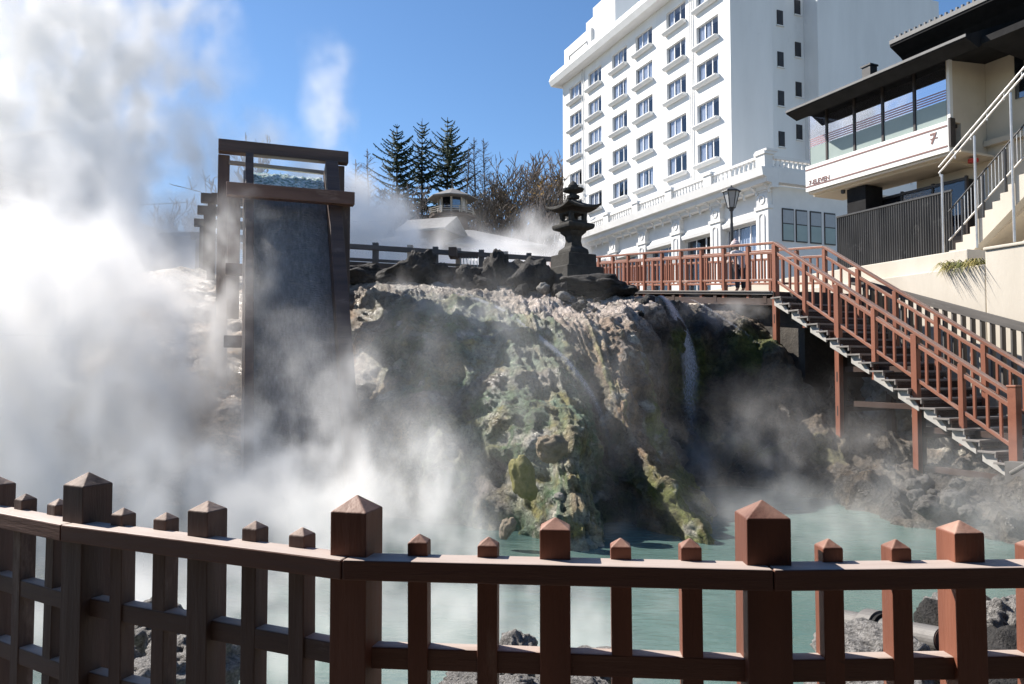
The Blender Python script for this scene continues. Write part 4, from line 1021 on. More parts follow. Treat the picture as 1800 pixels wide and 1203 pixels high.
px_rock(1, 772, 490, 19.3, 46, 'low dark rock touching the right foot of the knobbly rim rock', (1,1,.95), group=G)
px_rock(2, 822, 497, 19.0, 58, 'dark wet rock midway along the rim, half veiled by steam', (1.1,1,.9), group=G)
px_rock(3, 874, 483, 18.9, 48, 'upright egg shaped black rock on the rim', (.95,.95,1.5), group=G, rot=(0,.1,.6))
px_rock(4, 927, 494, 18.9, 82, 'broad black rock between the upright rock and the stone lantern', (1.05,1,.85), group=G, rot=(0,0,1.0))
px_rock(0, 645, 486, 19.3, 58, 'low dark rock on the rim right beside the timber chute', (1.2,1,.6), group=G)
px_rock(2, 690, 492, 19.2, 62, 'flat dark steaming rock left of the knobbly rim rock', (1.3,1,.55), group=G)
px_rock(1, 848, 506, 18.7, 50, 'small dark rock at the left foot of the upright black rock', (1.2,1,.6), group=G)
px_rock(3, 918, 509, 18.1, 22, 'small grey stone below the broad black rim rock', (1.1,1,.9), group=G)
px_rock(4, 956, 508, 17.9, 24, 'pale lit stone left of the lantern foot', mset=PB, group=G, name='stone')
px_rock(1, 985, 512, 17.8, 26, 'dark round stone right under the lantern plinth', group=G)
px_rock(0, 990, 521, 17.3, 22, 'grey stone lying lowest in front of the lantern', mset=PB, group=G, name='stone')
px_rock(2, 1052, 506, 18.6, 110, 'long dark crumbly rock ledge under the stone lantern, reaching right', (1.05,1,.32), group=G, rot=(0,.05,.2))
px_rock(4, 1085, 515, 18.2, 60, 'dark end of the rim ledge beneath the boardwalk rail', (1.1,1,.42), group=G, rot=(0,.1,2.0))
px_rock(2, 1132, 553, 17.35, 52, 'big round black rock hanging at the lip beside the narrow waterfall', (.9,1,1.05), group=G)
for k in range(46):
    px = rnd.uniform(965, 1125); py = 522 + (px-965)*.12 + rnd.uniform(-4, 20)
    px_rock(k, px, py, 17.9 - (py-520)*.045, rnd.uniform(5, 15), 'small loose stone on the pale crust in front of the lantern', mset=BR if rnd.random() < .6 else PB, group='loose stones in front of the lantern', name='small_stone', cat='stone')
# stones set in the algae covered bulge
YR = [rock_mesh('stained_rock', M['yellow_rock'], 71, .25, (.75,.6,1.2), 4, .15), rock_mesh('tan_rock', M['tan_rock'], 75, .25, (.9,.6,1), 4, .15)]
px_rock(0, 919, 842, 10.62, 60, 'yellow sulphur stained slab set low in the green bulge', (1,1,1.05), mset=YR[:1], name='stained_rock', rot=(0,-.25,.2))
px_rock(0, 970, 788, 11.15, 62, 'tan stone slab above and right of the yellow slab in the green bulge', (1,1,.8), mset=YR[1:], name='tan_rock', rot=(0,.3,.3))
px_rock(0, 892, 928, 10.25, 40, 'grey tan stone low on the green bulge behind the small fence picket', (.7,1,1), mset=YR[1:], name='tan_rock', rot=(0,.4,.3))
px_rock(0, 983, 873, 10.25, 18, 'small pale stone near the right edge of the green bulge', mset=PB, name='stone')
# boulders behind the stair supports
for k in range(30):
    y = -1.0 - rnd.random()*2.1; z = .1 + rnd.random()*2.2*(1 - (-.9-y)*.2)
    c = MW[st.name] @ Vector((1.75 + rnd.uniform(-.12,.2), y, z))
    rock('boulder', PB[k%5], c, rnd.uniform(.22,.40), (rnd.random()*6, rnd.random()*6, rnd.random()*6), 'pale rounded boulder in the heap behind the upper stair posts', 'boulder', 'boulders heaped behind the stair posts')
for k in range(26):
    y = -3.3 - rnd.random()*2.0; z = -.9 + rnd.random()*1.9*(1 - (-3.3-y)*.3)
    c = MW[st.name] @ Vector((1.6 + rnd.uniform(-.5,.2), y, z))
    rock('boulder', PB[k%5], c, rnd.uniform(.20,.38), (rnd.random()*6, rnd.random()*6, rnd.random()*6), 'grey boulder in the wall of boulders under the lower stairs', 'boulder', 'boulders under the lower stairs')
for k in range(16):
    px = rnd.uniform(1600, 1800); py = 845 + rnd.random()*60 + (px-1600)*.02
    px_rock(k, px, py, 12.4 - (py-845)*.022, rnd.uniform(18, 50), 'grey boulder on the steamy bank below the stairs', mset=DB, group='boulders on the bank below the stairs', name='bank_boulder', cat='boulder')
# shore just beyond the fence
px_rock(0, 905, 1160, 4.6, 92, 'peaked brown white rock on the near shore in the gap beside the medium fence post', (1,1,1.05), mset=SR, name='shore_rock', rot=(0,.1,.9))
px_rock(1, 1045, 1172, 4.5, 110, 'flat pale speckled rock on the near shore left of the large fence post', (1,1,.55), mset=SR, name='shore_rock', rot=(0,0,2))
px_rock(2, 1015, 1215, 3.9, 130, 'rough dark rock lowest in the gap right of the peaked rock', (1,1,.5), mset=SR, name='shore_rock', rot=(0,0,4))
px_rock(3, 830, 1205, 3.9, 96, 'white crusted rock in the gap left of the peaked rock', (1.1,1,.6), mset=SR, name='shore_rock', rot=(0,0,1))
px_rock(0, 900, 1215, 3.7, 100, 'pale rock directly below the peaked rock under the middle fence rail', (1,1,.6), mset=SR, name='shore_rock', rot=(0,0,5))
px_rock(2, 1545, 1160, 4.4, 170, 'white speckled rock under the end of the metal pipe', (1,1,.7), mset=SR, name='shore_rock', rot=(0,0,2.6))
px_rock(1, 1530, 1230, 3.7, 190, 'pale shore rock at the bottom edge between two small pickets on the right', (1,1,.5), mset=SR, name='shore_rock', rot=(0,0,.6))
px_rock(3, 1680, 1120, 5.0, 130, 'dark rough rock behind the right medium post, above the pipe end', (1,1,1), mset=BR, name='shore_rock', rot=(0,0,2))
px_rock(1, 1665, 1080, 5.4, 80, 'grey pointed rock top showing left of the right medium post', (.8,1,1.0), mset=SR, name='shore_rock', rot=(0,0,3))
px_rock(2, 1770, 1120, 4.8, 150, 'black rock with pale lichen at the right edge behind the fence', (.8,1,1.2), mset=SR, name='shore_rock', rot=(0,0,1.4))
px_rock(4, 1750, 1220, 4.4, 240, 'black rock filling the bottom right corner behind the fence', (1,1,.7), mset=BR, name='shore_rock', rot=(0,0,.4))
px_rock(0, 272, 1120, 5.4, 120, 'pale rough rock in the gap right of the big left fence post', (.8,1,1.1), mset=SR, name='shore_rock', rot=(0,0,1.2))
px_rock(3, 262, 1195, 4.6, 120, 'white crusted rock at the bottom behind the left fence', (1,1,.7), mset=SR, name='shore_rock', rot=(0,0,.2))
px_rock(1, 330, 1170, 5.0, 150, 'grey steamy rock behind the left fence bay', (1,1,.9), mset=SR, name='shore_rock', rot=(0,0,2.2))
px_rock(2, 205, 1170, 4.8, 80, 'white specked rock close behind the big left fence post', (.8,1,1.0), mset=SR, name='shore_rock', rot=(0,0,3.2))
# metal pipe
pa, pb = P(1478, 1092, 5.3), P(1660, 1128, 4.45)
pd = (pb-pa).normalized()
pp = thing('drain_pipe', 'weathered grey metal pipe with a wide collar pointing out over the shore', 'pipe', pb)
for nm, q0, q1, r, mt in (('tube', pa, pb, .079, M['pipe']), ('collar', pb - pd*.62, pb - pd*.50, .115, M['pipe'])):
    q = MB(); q.tube([q0-pb, q1-pb], r, 28); q.build(nm, mt, pp)
MB().tube([-pd*.003, pd*.006], .073, 28).build('end_cap', M['pipe_in'], pp)
MB().tube([-pd*.499, -pd*.47], .10, 28).build('gasket', M['roof_black'], pp)

# ------------------------------------------------------------------ back flume with rail, low beam wall
gA, gB = P(610, 433, 22.0), P(985, 457, 24.7); gB.z = gA.z
rfn = thing('pond_rail', 'low timber rail with block posts along the steaming channel behind the rim rocks', 'fence', gA)
def rail_pts(dz_): return gA + Vector((0,0,dz_)), gA + (gB-gA)*1.06 + Vector((0,0,dz_))
a, b_ = rail_pts(0); beam_obj('rail', a, b_, .16, .14, M['greywood'], rfn, world=True)
a, b_ = rail_pts(-.38); beam_obj('lower_rail', a, b_, .10, .08, M['greywood'], rfn, world=True)
for k, px in enumerate((655, 712, 755, 795, 836, 880, 924)):
    c = gA + (gB-gA)*((px-610)/375); beam_obj('block_post', c + Vector((0,.05,-1.3)), c + Vector((0,.05,.16)), .17, .17, M['oldwood_pale'] if k % 2 else M['greywood'], rfn, world=True)
hA, hB = P(600, 470, 20.2), P(985, 492, 22.6); hB.z = hA.z
wl = thing('channel_wall', 'dark timber channel wall behind the black rim rocks', 'wall', hA)
beam_obj('beam', hA, hA + (hB-hA)*1.1, .30, .30, M['shed'], wl, world=True)
beam_obj('plank', hA + Vector((0,.1,-.45)), hA + (hB-hA)*1.1 + Vector((0,.1,-.45)), .12, .58, M['shed'], wl, world=True)
# spout on the rail
sp = P(798, 447, 23.0)
so = thing('wooden_spout', 'dark timber spout block pouring thin water jets below the block rail', 'spout', sp)
so_b = MB(); so_b.box(-.12,.12,-.6,.1,-.15,.12); so_b.box(.13,.75,-.1,.08,-.12,.02); so_b.build('spout_block', M['shed'], so)
for k in range(6): MB().tube([(.2+k*.09,-.12,-.12),(.22+k*.1,-.3,-.25),(.25+k*.11,-.42,-.75)], .012, 5).build('water_jet', M['fall'] if 0 else M['frost'], so)

# ------------------------------------------------------------------ gazebo and town houses behind
GP = P(795, 420, 60)
gz_ = thing('lookout_pavilion', 'small octagonal timber lookout with balcony and tent roof in front of the conifers', 'pavilion', (GP.x, GP.y, 0), R(22.5))
zg = lambda py: P(795, py, 60).z
o8 = lambda r, z: (r, z)
q = MB(); q.lathe([(1.25, zg(470)), (1.25, zg(384)), ], 8); q.build('tower', M['shed'], gz_)
q = MB(); q.lathe([(1.85, zg(384)), (1.9, zg(380.5))], 8); q.build('balcony_floor', M['shed'], gz_)
q = MB()
for k in range(8):
    t1, t2 = math.pi/4*k, math.pi/4*(k+1)
    for zz in (377, 373.5, 370):
        q.beam((1.85*math.cos(t1),1.85*math.sin(t1),zg(zz)), (1.85*math.cos(t2),1.85*math.sin(t2),zg(zz)), .05, .05)
    q.beam((1.85*math.cos(t1),1.85*math.sin(t1),zg(380.5)), (1.85*math.cos(t1),1.85*math.sin(t1),zg(369)), .07, .07)
q.build('balcony_rail', M['town_wall'], gz_)
q = MB(); q.lathe([(1.12, zg(380.4)), (1.12, zg(371))], 8); q.build('parapet', M['shed'], gz_)
for k in range(8):
    t1, t2 = math.pi/4*k + R(22.5), math.pi/4*(k+1) + R(22.5)
    a = Vector((1.12*math.cos(t1), 1.12*math.sin(t1), 0)); b_ = Vector((1.12*math.cos(t2), 1.12*math.sin(t2), 0))
    beam_obj('post', a + Vector((0,0,zg(380))), a + Vector((0,0,zg(345))), .13, .13, M['town_wall'], gz_)
    f = MB(); e = .12
    p_ = a.lerp(b_, e)*.98; p2 = a.lerp(b_, 1-e)*.98
    f.add([(p_.x,p_.y,zg(371)),(p2.x,p2.y,zg(371)),(p2.x,p2.y,zg(347)),(p_.x,p_.y,zg(347))], [(0,1,2,3)]); f.build('window_pane', M['glass_dark'] if k % 3 else M['plastic'], gz_)
MB().lathe([(2.05, zg(351)), (2.05, zg(349.5)), (.25, zg(333)), (.05, zg(331))], 8).build('roof', M['tile'], gz_)
MB().tube([(0,0,zg(333)),(0,0,zg(314))], .05, 6).build('spire', M['dark_steel'], gz_)
# bathhouse roof below it
BH = P(800, 440, 52)
bh = thing('bathhouse', 'long low house with a grey hipped roof under the lookout, wrapped in steam', 'house', (BH.x, BH.y, 0), R(8))
def house(par, w_, d_, zb, ze, zr_, roofm, wallm, hip=True, ov=.5, nwin=4):
    q = MB(); q.box(-w_/2, w_/2, -d_/2, d_/2, zb, ze); q.build('wall', wallm, par)
    q = MB(); a, b2 = w_/2+ov, d_/2+ov; h = b2 if hip else 0
    q.add([(-a,-b2,ze),(a,-b2,ze),(a,b2,ze),(-a,b2,ze),(-a+h,0,zr_),(a-h,0,zr_),(-a,-b2,ze-.12),(a,-b2,ze-.12),(a,b2,ze-.12),(-a,b2,ze-.12)],
      [(0,1,5,4),(2,3,4,5),(1,2,5),(3,0,4),(6,9,8,7),(0,6,7,1),(1,7,8,2),(2,8,9,3),(3,9,6,0)])
    q.build('roof', roofm, par)
    for k in range(nwin):
        x = -w_/2 + w_*(k+.5)/nwin
        f = MB(); f.box(x-.5, x+.5, -d_/2-.05, -d_/2-.003, ze-1.7, ze-.5); o = f.build('window', M['frame_dark'], par)
        MB().box(x-.43, x+.43, -d_/2-.07, -d_/2-.052, ze-1.63, ze-.57).build('pane', M['glass_dark'], o)
house(bh, 10.5, 8, 3, P(900,430,48).z, P(800,404,52).z, M['tile'], M['shed'])
gb = P(760, 410, 49)
h2 = thing('gabled_shed', 'small shed with a white edged gable showing through steam left of the lookout', 'shed', (gb.x, gb.y, 0), R(-20))
house(h2, 3.0, 3.2, 3, P(760,412,49).z, P(760,384,49).z, M['tile'], M['shed'], False, .3, 1)
# houses at the left, nearly lost in steam
a = P(-60, 400, 36)
h3 = thing('tall_house', 'tall pale house at the left edge, almost hidden by steam', 'house', (a.x, a.y, 0), R(-12))
house(h3, 9.0, 9, 1, P(0,330,36).z, P(0,240,36).z, M['tile'], M['town_wall'], False, .5, 3)
a = P(40, 420, 33)
h4 = thing('low_house', 'lower house with a long roof sloping down to the right in the steam', 'house', (a.x, a.y, 0), R(-24))
house(h4, 7.0, 7, 1, P(150,392,33).z, P(60,322,33).z, M['tile'], M['town_wall'], True, .6, 3)
a = P(290, 425, 34)
h5 = thing('bathing_shelter', 'long flat grey shelter roof behind the steam left of the chute', 'shelter', (a.x, a.y, 0), R(-5))
house(h5, 5.6, 3, 1, P(290,424,34).z, P(290,408,34).z, M['tile'], M['shed'], True, .4, 3)
q0, q1 = P(100, 352, 60), P(330, 356, 60)
for k, h in enumerate((0,)):
    tag(MB().tube([q0 + (q1-q0)*i/12 + Vector((0,0,-.9*math.sin(math.pi*i/12)*.3)) for i in range(13)], .03, 5).build('power_line', M['dark_steel']), 'thin power line across the sky gap left of the chute', 'cable')
up_ = thing('utility_pole', 'thin utility pole with a cross arm over the low house roof', 'utility pole', (P(178,385,60).x, 60, 0))
MB().tube([(0,0,4),(0,0,P(178,365,60).z)], .12, 8).build('pole', M['shed'], up_); MB().box(-.7,.7,-.05,.05,P(178,368,60).z,P(178,367,60).z+.08).build('cross_arm', M['shed'], up_)

# ------------------------------------------------------------------ trees
def conifer(name, h, r, seed, label, base):
    rr = random.Random(seed); t_ = thing(name, label, 'conifer', base, rr.random()*6, 'dark conifers on the hill'); ph = rr.random()*6; dr0 = rr.uniform(-.34,-.10); gp = rr.uniform(.85,1.25)
    MB().tube([(0,0,-1),(.05,0,h*.4),(0,.04,h*.75),(0,0,h)], [.26,.19,.10,.02], 7).build('trunk', M['bark'], t_)
    q = MB(); z = h*.10
    while z < h*.985:
        f = (z/h); L_ = r*min(1, (1-f)*1.25)**.85*rr.uniform(.58,1.15)*(1+.16*math.sin(f*14+ph)) + .14
        nb = 5 if f < .85 else 4; a0 = rr.random()*6.3
        for b in range(nb):
            if rr.random() < .10: continue
            a = a0 + 2*math.pi*b/nb + rr.uniform(-.35,.35); l = L_*rr.uniform(.65,1.15)
            dx, dy = math.cos(a), math.sin(a); droop = dr0 if f < .6 else .12
            n = max(3, int(l/.24)); prev = Vector((0,0,z))
            for s in range(1, n+1):
                t = s/n; p = Vector((dx*l*t, dy*l*t, z + droop*l*t + .30*l*t*t*(1 if f < .8 else 1.4)))
                wd = (.10 + .34*(1-t)*min(1, t*4))*min(1.2, l*.5)
                side = Vector((-dy, dx, 0))
                for sd in (-1, 1):
                    for e in range(3):
                        if rr.random() < .15: continue
                        c = prev.lerp(p, rr.random()); o = side*sd*wd*rr.uniform(.7,1.5) + Vector((dx,dy,0))*wd*rr.uniform(.1,.9) + Vector((0,0,rr.uniform(-.55,.05)*wd - .06))
                        k = o.cross(Vector((rr.uniform(-.4,.4), rr.uniform(-.4,.4), 1))).normalized()*.075 + Vector((0,0,.05))
                        q.add([c-k, c+k, c+o+k*.5, c+o-k*.5], [(0,1,2,3)])
                q.add([prev+Vector((0,0,-.10)), prev+Vector((0,0,.06)), p+Vector((0,0,.05)), p+Vector((0,0,-.07))], [(0,1,2,3)])
                prev = p
        z += gp*rr.uniform(.20,.50)*(1.0 if f < .7 else .8)*h/15
    q.build('crown', M['needle'], t_, normals=False)
    return t_
def hill(px, Y): p = P(px, 430, Y); return Vector((p.x, p.y, upz(p.x, p.y)))
for k, (px, top, Y, r, lab) in enumerate(((786, 206, 92, 9.6, 'broadest dark conifer, right of the three on the hill'), (741, 208, 94, 7.6, 'slim dark conifer between the two others on the hill'), (697, 218, 92, 8.4, 'left conifer of the three, its lower half veiled by steam'))):
    b_ = hill(px, Y); conifer('conifer', P(px, top, Y).z - b_.z, r, 30+k, lab, b_)
def bare(name, h, seed, mat, label, base, group=None, spread=.55, larch=False, depth=5, kids=3, leaf=None, cat='tree'):
    rr = random.Random(seed); t_ = thing(name, label, cat, base, rr.random()*6, group)
    tr_, tw = MB(), MB(); tips = []
    def grow(p, d, l, r, lev):
        n = 3; pts = [p]; q = p; dd_ = d
        for i in range(n):
            dd_ = (dd_ + Vector((rr.uniform(-.18,.18), rr.uniform(-.18,.18), (.03 if lev > 1 else .10) + rr.uniform(-.10,.10)))).normalized(); q = q + dd_*l/n; pts.append(q)
        (tr_ if lev < 2 else tw).tube(pts, [r*(1-.45*i/n) for i in range(n+1)], 5 if lev < 2 else 3, cap=False)
        if lev >= depth: tips.append(q); return
        for c in range(kids + (1 if lev in (1, 2) else 0)):
            f = rr.uniform(.35, 1.0); k = min(n-1, int(f*n)); b0 = pts[k].lerp(pts[k+1], f*n-k if k < n else 1)
            ax = Vector((rr.uniform(-1,1), rr.uniform(-1,1), rr.uniform(-.2,.9))).normalized()
            nd = (dd_ + ax*spread*1.5).normalized()
            grow(b0, nd, l*(rr.uniform(.55,.80) if lev < depth-2 else rr.uniform(.40,.60)), max(.022, r*.5), lev+1)
    if larch:
        pts = [Vector((.12*math.sin(i), .1*math.cos(i*1.7), h*i/8)) for i in range(9)]
        tr_.tube(pts, [.20*(1-i/9)+.015 for i in range(9)], 6)
        z = h*.25
        while z < h*.98:
            a = rr.random()*6.3; l = (1-z/h)**.7*h*.20*rr.uniform(.6,1.2)+.15; d = Vector((math.cos(a), math.sin(a), rr.uniform(.1,.6)))
            p0 = Vector((0,0,z)); p1 = p0 + d*l*.5; p2 = p0 + d*l + Vector((0,0,l*.12))
            tw.tube([p0,p1,p2], [.035,.025,.010], 3, cap=False)
            for s in range(7):
                f = rr.uniform(.2,1); c = p0.lerp(p2, f); e = Vector((rr.uniform(-1,1), rr.uniform(-1,1), rr.uniform(-.2,.8)))*l*.26; tw.tube([c, c+e], [.012,.007], 3, cap=False)
            z += rr.uniform(.06,.16)
    else:
        grow(Vector((0,0,-.3)), Vector((rr.uniform(-.1,.1), rr.uniform(-.1,.1), 1)), h*.36, h*.018, 0)
    zs = max(v[2] for v in tw.v); f_ = h/zs
    for g_ in (tr_, tw): g_.v = [(x*f_, y*f_, z*f_) for x, y, z in g_.v]
    tips = [q*f_ for q in tips]
    tr_.build('trunk', mat, t_, normals=False); cr0 = tw.build('crown', mat, t_, normals=False)
    if leaf:
        lf = MB()
        for q in tips:
            for s in range(5):
                if rr.random() < .45: continue
                c = q + Vector((rr.uniform(-.4,.4), rr.uniform(-.4,.4), rr.uniform(-.4,.3))); e = Vector((rr.uniform(-1,1),rr.uniform(-1,1),rr.uniform(-1,1))).normalized()*.10; g = e.cross(Vector((.3,.2,1))).normalized()*.08
                lf.add([c-e, c+g, c+e, c-g], [(0,1,2,3)])
        lf.build('leaves', leaf, t_, normals=False)
    return t_
for k, (px, top, Y, lab) in enumerate(((834, 245, 90, 'bare larch right beside the broad conifer'), (851, 247, 91, 'bare larch with a bent tip, second right of the conifers'), (822, 262, 88, 'short bare larch against the right flank of the broad conifer'), (646, 264, 86, 'thin bare larch alone left of the conifers, next to the chute'), (626, 285, 84, 'faint small larch between the chute and the thin larch'))):
    b_ = hill(px, Y); bare('larch', P(px, top, Y).z - b_.z, 60+k, M['twig_dark'] if k < 3 else M['twig'], lab, b_, 'bare larches on the hill', larch=True)
protos = []
GB_ = 'bare trees on the hill left of the hotel'
for k, (px, top, Y) in enumerate(((868, 300, 84), (892, 285, 88), (925, 290, 86), (955, 300, 84), (980, 318, 80), (905, 318, 78), (940, 330, 76), (965, 345, 74), (850, 335, 78), (990, 300, 90), (815, 330, 80), (880, 345, 72), (760, 345, 78), (720, 350, 78), (680, 345, 80), (915, 360, 70), (955, 372, 66), (1005, 330, 86))):
    b_ = hill(px, Y); h = P(px, top, Y).z - b_.z
    if k < 5:
        o = bare('bare_tree', 10, 80+k, M['twig_dark'] if k % 2 else M['twig'], None, b_, GB_, depth=5, kids=3, spread=.62); protos.append(o)
    else:
        o = dup(protos[k % 5]); o.location = b_; o.rotation_euler = (0,0,rnd.random()*6)
    tag(o, 'bare grey brown tree in the thicket on the hill between the conifers and the hotel', 'tree', GB_)
    o.scale = (h/10*1.05, h/10*1.05, h/10*1.08)
b_ = hill(912, 83); o = bare('autumn_tree', 10, 95, M['twig_dark'], 'bare tree still holding golden leaves at its top, among the grey trees', b_, None, depth=5, kids=3, leaf=M['gold']); h = P(912,288,83).z - b_.z; o.scale = (h/10*.8, h/10*.8, h/10)
b_ = hill(300, 55); o = bare('bare_tree', 10, 97, M['twig'], 'bushy bare tree fading in steam left of the chute', b_, None, depth=5, kids=3, spread=.8); h = P(300,335,55).z - b_.z; o.scale = (h/10*1.1,)*3
b_ = hill(440, 70); o = bare('bare_tree', 10, 98, M['twig'], 'bare tree top peeking over the chute top beam', b_, None, depth=5, kids=3, spread=.4); h = P(440,236,70).z - b_.z; o.scale = (h/10*.7, h/10*.7, h/10)
bs = hill(205, 50); sh = thing('evergreen_shrub', 'small rounded evergreen tree standing over the low house roof in the steam', 'shrub', bs)
h = P(205,352,50).z - bs.z
MB().tube([(0,0,-.2),(0,0,h*.8)], [.14,.05], 6).build('trunk', M['bark'], sh)
q = MB()
for k in range(2600):
    c = ((0,0,h-.55), (-.2,0,h-1.4), (.65,0,h-1.25), (0,.2,h-2.6))[rnd.choice((0,1,1,2,3,3))]; r = (.6,.85,.5,1.25)[((0,0,h-.55), (-.2,0,h-1.4), (.65,0,h-1.25), (0,.2,h-2.6)).index(c)]
    d = Vector((rnd.gauss(0,1), rnd.gauss(0,1), rnd.gauss(0,1))).normalized()*r*rnd.uniform(.6,1.05); p = Vector(c)+d
    e = Vector((rnd.uniform(-1,1),rnd.uniform(-1,1),rnd.uniform(-1,1))).normalized()*.10; g = e.cross(Vector((.3,.2,1))).normalized()*.07
    q.add([p-e, p+g, p+e, p-g], [(0,1,2,3)])
q.build('crown', M['bush'], sh, normals=False)
# undergrowth that reads as one mass at the foot of the hill
q = MB()
for k in range(9000):
    px = rnd.uniform(600, 1010); Y = rnd.uniform(64, 80); b_ = hill(px, Y)
    d = Vector((rnd.uniform(-1,1), rnd.uniform(-1,1), rnd.uniform(.6,2))).normalized(); l = rnd.uniform(.8, 3.6); p2 = b_ + d*l; s_ = Vector((.018,0,0))
    q.add([b_-s_, b_+s_, p2+s_*.4, p2-s_*.4], [(0,1,2,3)])
tag(q.build('undergrowth', M['twig_dark'], normals=False), 'bare brush covering the foot of the hill', 'brush', kind='stuff')

# inn added out of view to keep open sky off the fence fronts
inn = thing('sky_blocker_inn', 'dark timber inn added out of view, its deep porch blocking sky from the fence fronts', 'inn', (0, -3.2, 0), 0)
q = MB(); q.box(-13, 13, -8, 0, 0, 8.5); q.build('wall', M['shed'], inn)
q = MB(); q.extrude_y([(-14,8.3),(14,8.3),(14,8.6),(0,10.5),(-14,8.6)], -9, 1.3); q.build('roof', M['roof_black'], inn)
MB().box(-14, 14, .08, 4.1, 3.15, 3.35).build('shade_porch_roof', M['roof_black'], inn)  # deep roof added unseen to cut sky light on the fence
for xx in (-12, -7.5, -3.2, 3.2, 7.5, 12): MB().box(xx-.09, xx+.09, 3.7, 3.88, 0, 3.149).build('shade_porch_post', M['shed'], inn)  # these only carry the added roof
for k in range(8):
    for zz in (1.0, 4.6):
        o = MB().box(-12+k*3.2, -10+k*3.2, .003, .06, zz, zz+2.2).build('window', M['frame_dark'], inn); MB().box(-11.9+k*3.2, -10.1+k*3.2, .062, .075, zz+.1, zz+2.1).build('pane', M['glass_dark'], o)

# ------------------------------------------------------------------ person on the boardwalk
pl = MW[bw.name] @ Vector((.70, 2.05, dz(2.05)-.02))
ps_ = thing('person', 'person in a pale pink hat and light coat behind the boardwalk rail by the lamp', 'person', pl, R(200)); ps_.scale = (.9, .9, .885); MW[ps_.name] = MW[ps_.name]
def skin(name, verts, edges, rad, mat, parent, root=0):
    me = bpy.data.meshes.new(name); me.from_pydata(verts, edges, []); me.materials.append(mat)
    o = bpy.data.objects.new(name, me); COL.objects.link(o); o.parent = parent
    o.modifiers.new('skin', 'SKIN'); sv = me.skin_vertices[0].data
    for i, r in enumerate(rad): sv[i].radius = (r, r)
    sv[root].use_root = True
    s_ = o.modifiers.new('sub', 'SUBSURF'); s_.levels = 1; s_.render_levels = 1
    return o
V = [(0,0,.78),(0,-.04,.98),(0,-.10,1.16),(0,-.15,1.25),(0,-.18,1.33),(0,-.20,1.42)]; E_ = [(0,1),(1,2),(2,3),(3,4),(4,5)]; RD = [.13,.12,.13,.06,.055,.085]
for sd in (-1, 1):
    i = len(V); V += [(sd*.09,0,.72),(sd*.10,.02,.42),(sd*.10,.03,.08),(sd*.11,-.10,.04)]; E_ += [(0,i),(i,i+1),(i+1,i+2),(i+2,i+3)]; RD += [.085,.06,.045,.035]
    i = len(V); V += [(sd*.17,-.10,1.16),(sd*.22,-.14,.94),(sd*.16,-.33,.92),(sd*.15,-.40,.92)]; E_ += [(2,i),(i,i+1),(i+1,i+2),(i+2,i+3)]; RD += [.055,.042,.032,.026]
    for f in range(4):
        j = len(V); xx = sd*.15 + (f-1.5)*.020; V += [(xx,-.46,.925),(xx,-.49-.008*(1 if f in (1,2) else 0),.90)]; E_ += [(i+3,j),(j,j+1)]; RD += [.009,.008]
    j = len(V); V += [(sd*.15-sd*.045,-.42,.91),(sd*.15-sd*.06,-.45,.895)]; E_ += [(i+3,j),(j,j+1)]; RD += [.010,.008]
skin('body', V, E_, RD, M['skin'], ps_)
skin('coat', [(0,.01,.60),(0,0,.80),(0,-.04,.99),(0,-.10,1.15),(.17,-.10,1.16),(.225,-.14,.94),(.17,-.31,.925),(-.17,-.10,1.16),(-.225,-.14,.94),(-.17,-.31,.925),(0,-.14,1.22)],
     [(0,1),(1,2),(2,3),(3,4),(4,5),(5,6),(3,7),(7,8),(8,9),(3,10)], [.19,.165,.155,.15,.075,.062,.05,.075,.062,.05,.08], M['coat'], ps_)
skin('trousers', [(0,0,.74),(.09,0,.70),(.10,.02,.42),(.10,.03,.10),(-.09,0,.70),(-.10,.02,.42),(-.10,.03,.10)], [(0,1),(1,2),(2,3),(0,4),(4,5),(5,6)], [.13,.10,.078,.065,.10,.078,.065], M['trouser'], ps_)
q = MB(); q.lathe([(.10,1.37),(.125,1.40),(.155,1.43),(.12,1.46),(.108,1.51),(.07,1.55),(.02,1.56)], 16, (0,-.19,0)); q.lathe([(.03,1.545),(.045,1.57),(.03,1.60),(.005,1.61)], 10, (0,-.195,0)); q.build('knit_hat', M['hat'], ps_, smooth=True)
q = MB(); q.lathe([(.09,1.28),(.098,1.36),(.10,1.40)], 14, (0,-.17,0)); q.build('hair', M['hair'], ps_, smooth=True)
q = MB(); q.lathe([(.004,-.012),(.012,0),(.004,.012)], 8, (-.03,-.285,1.40)); q.lathe([(.004,-.012),(.012,0),(.004,.012)], 8, (.03,-.285,1.40)); q.build('eyes', M['hair'], ps_)

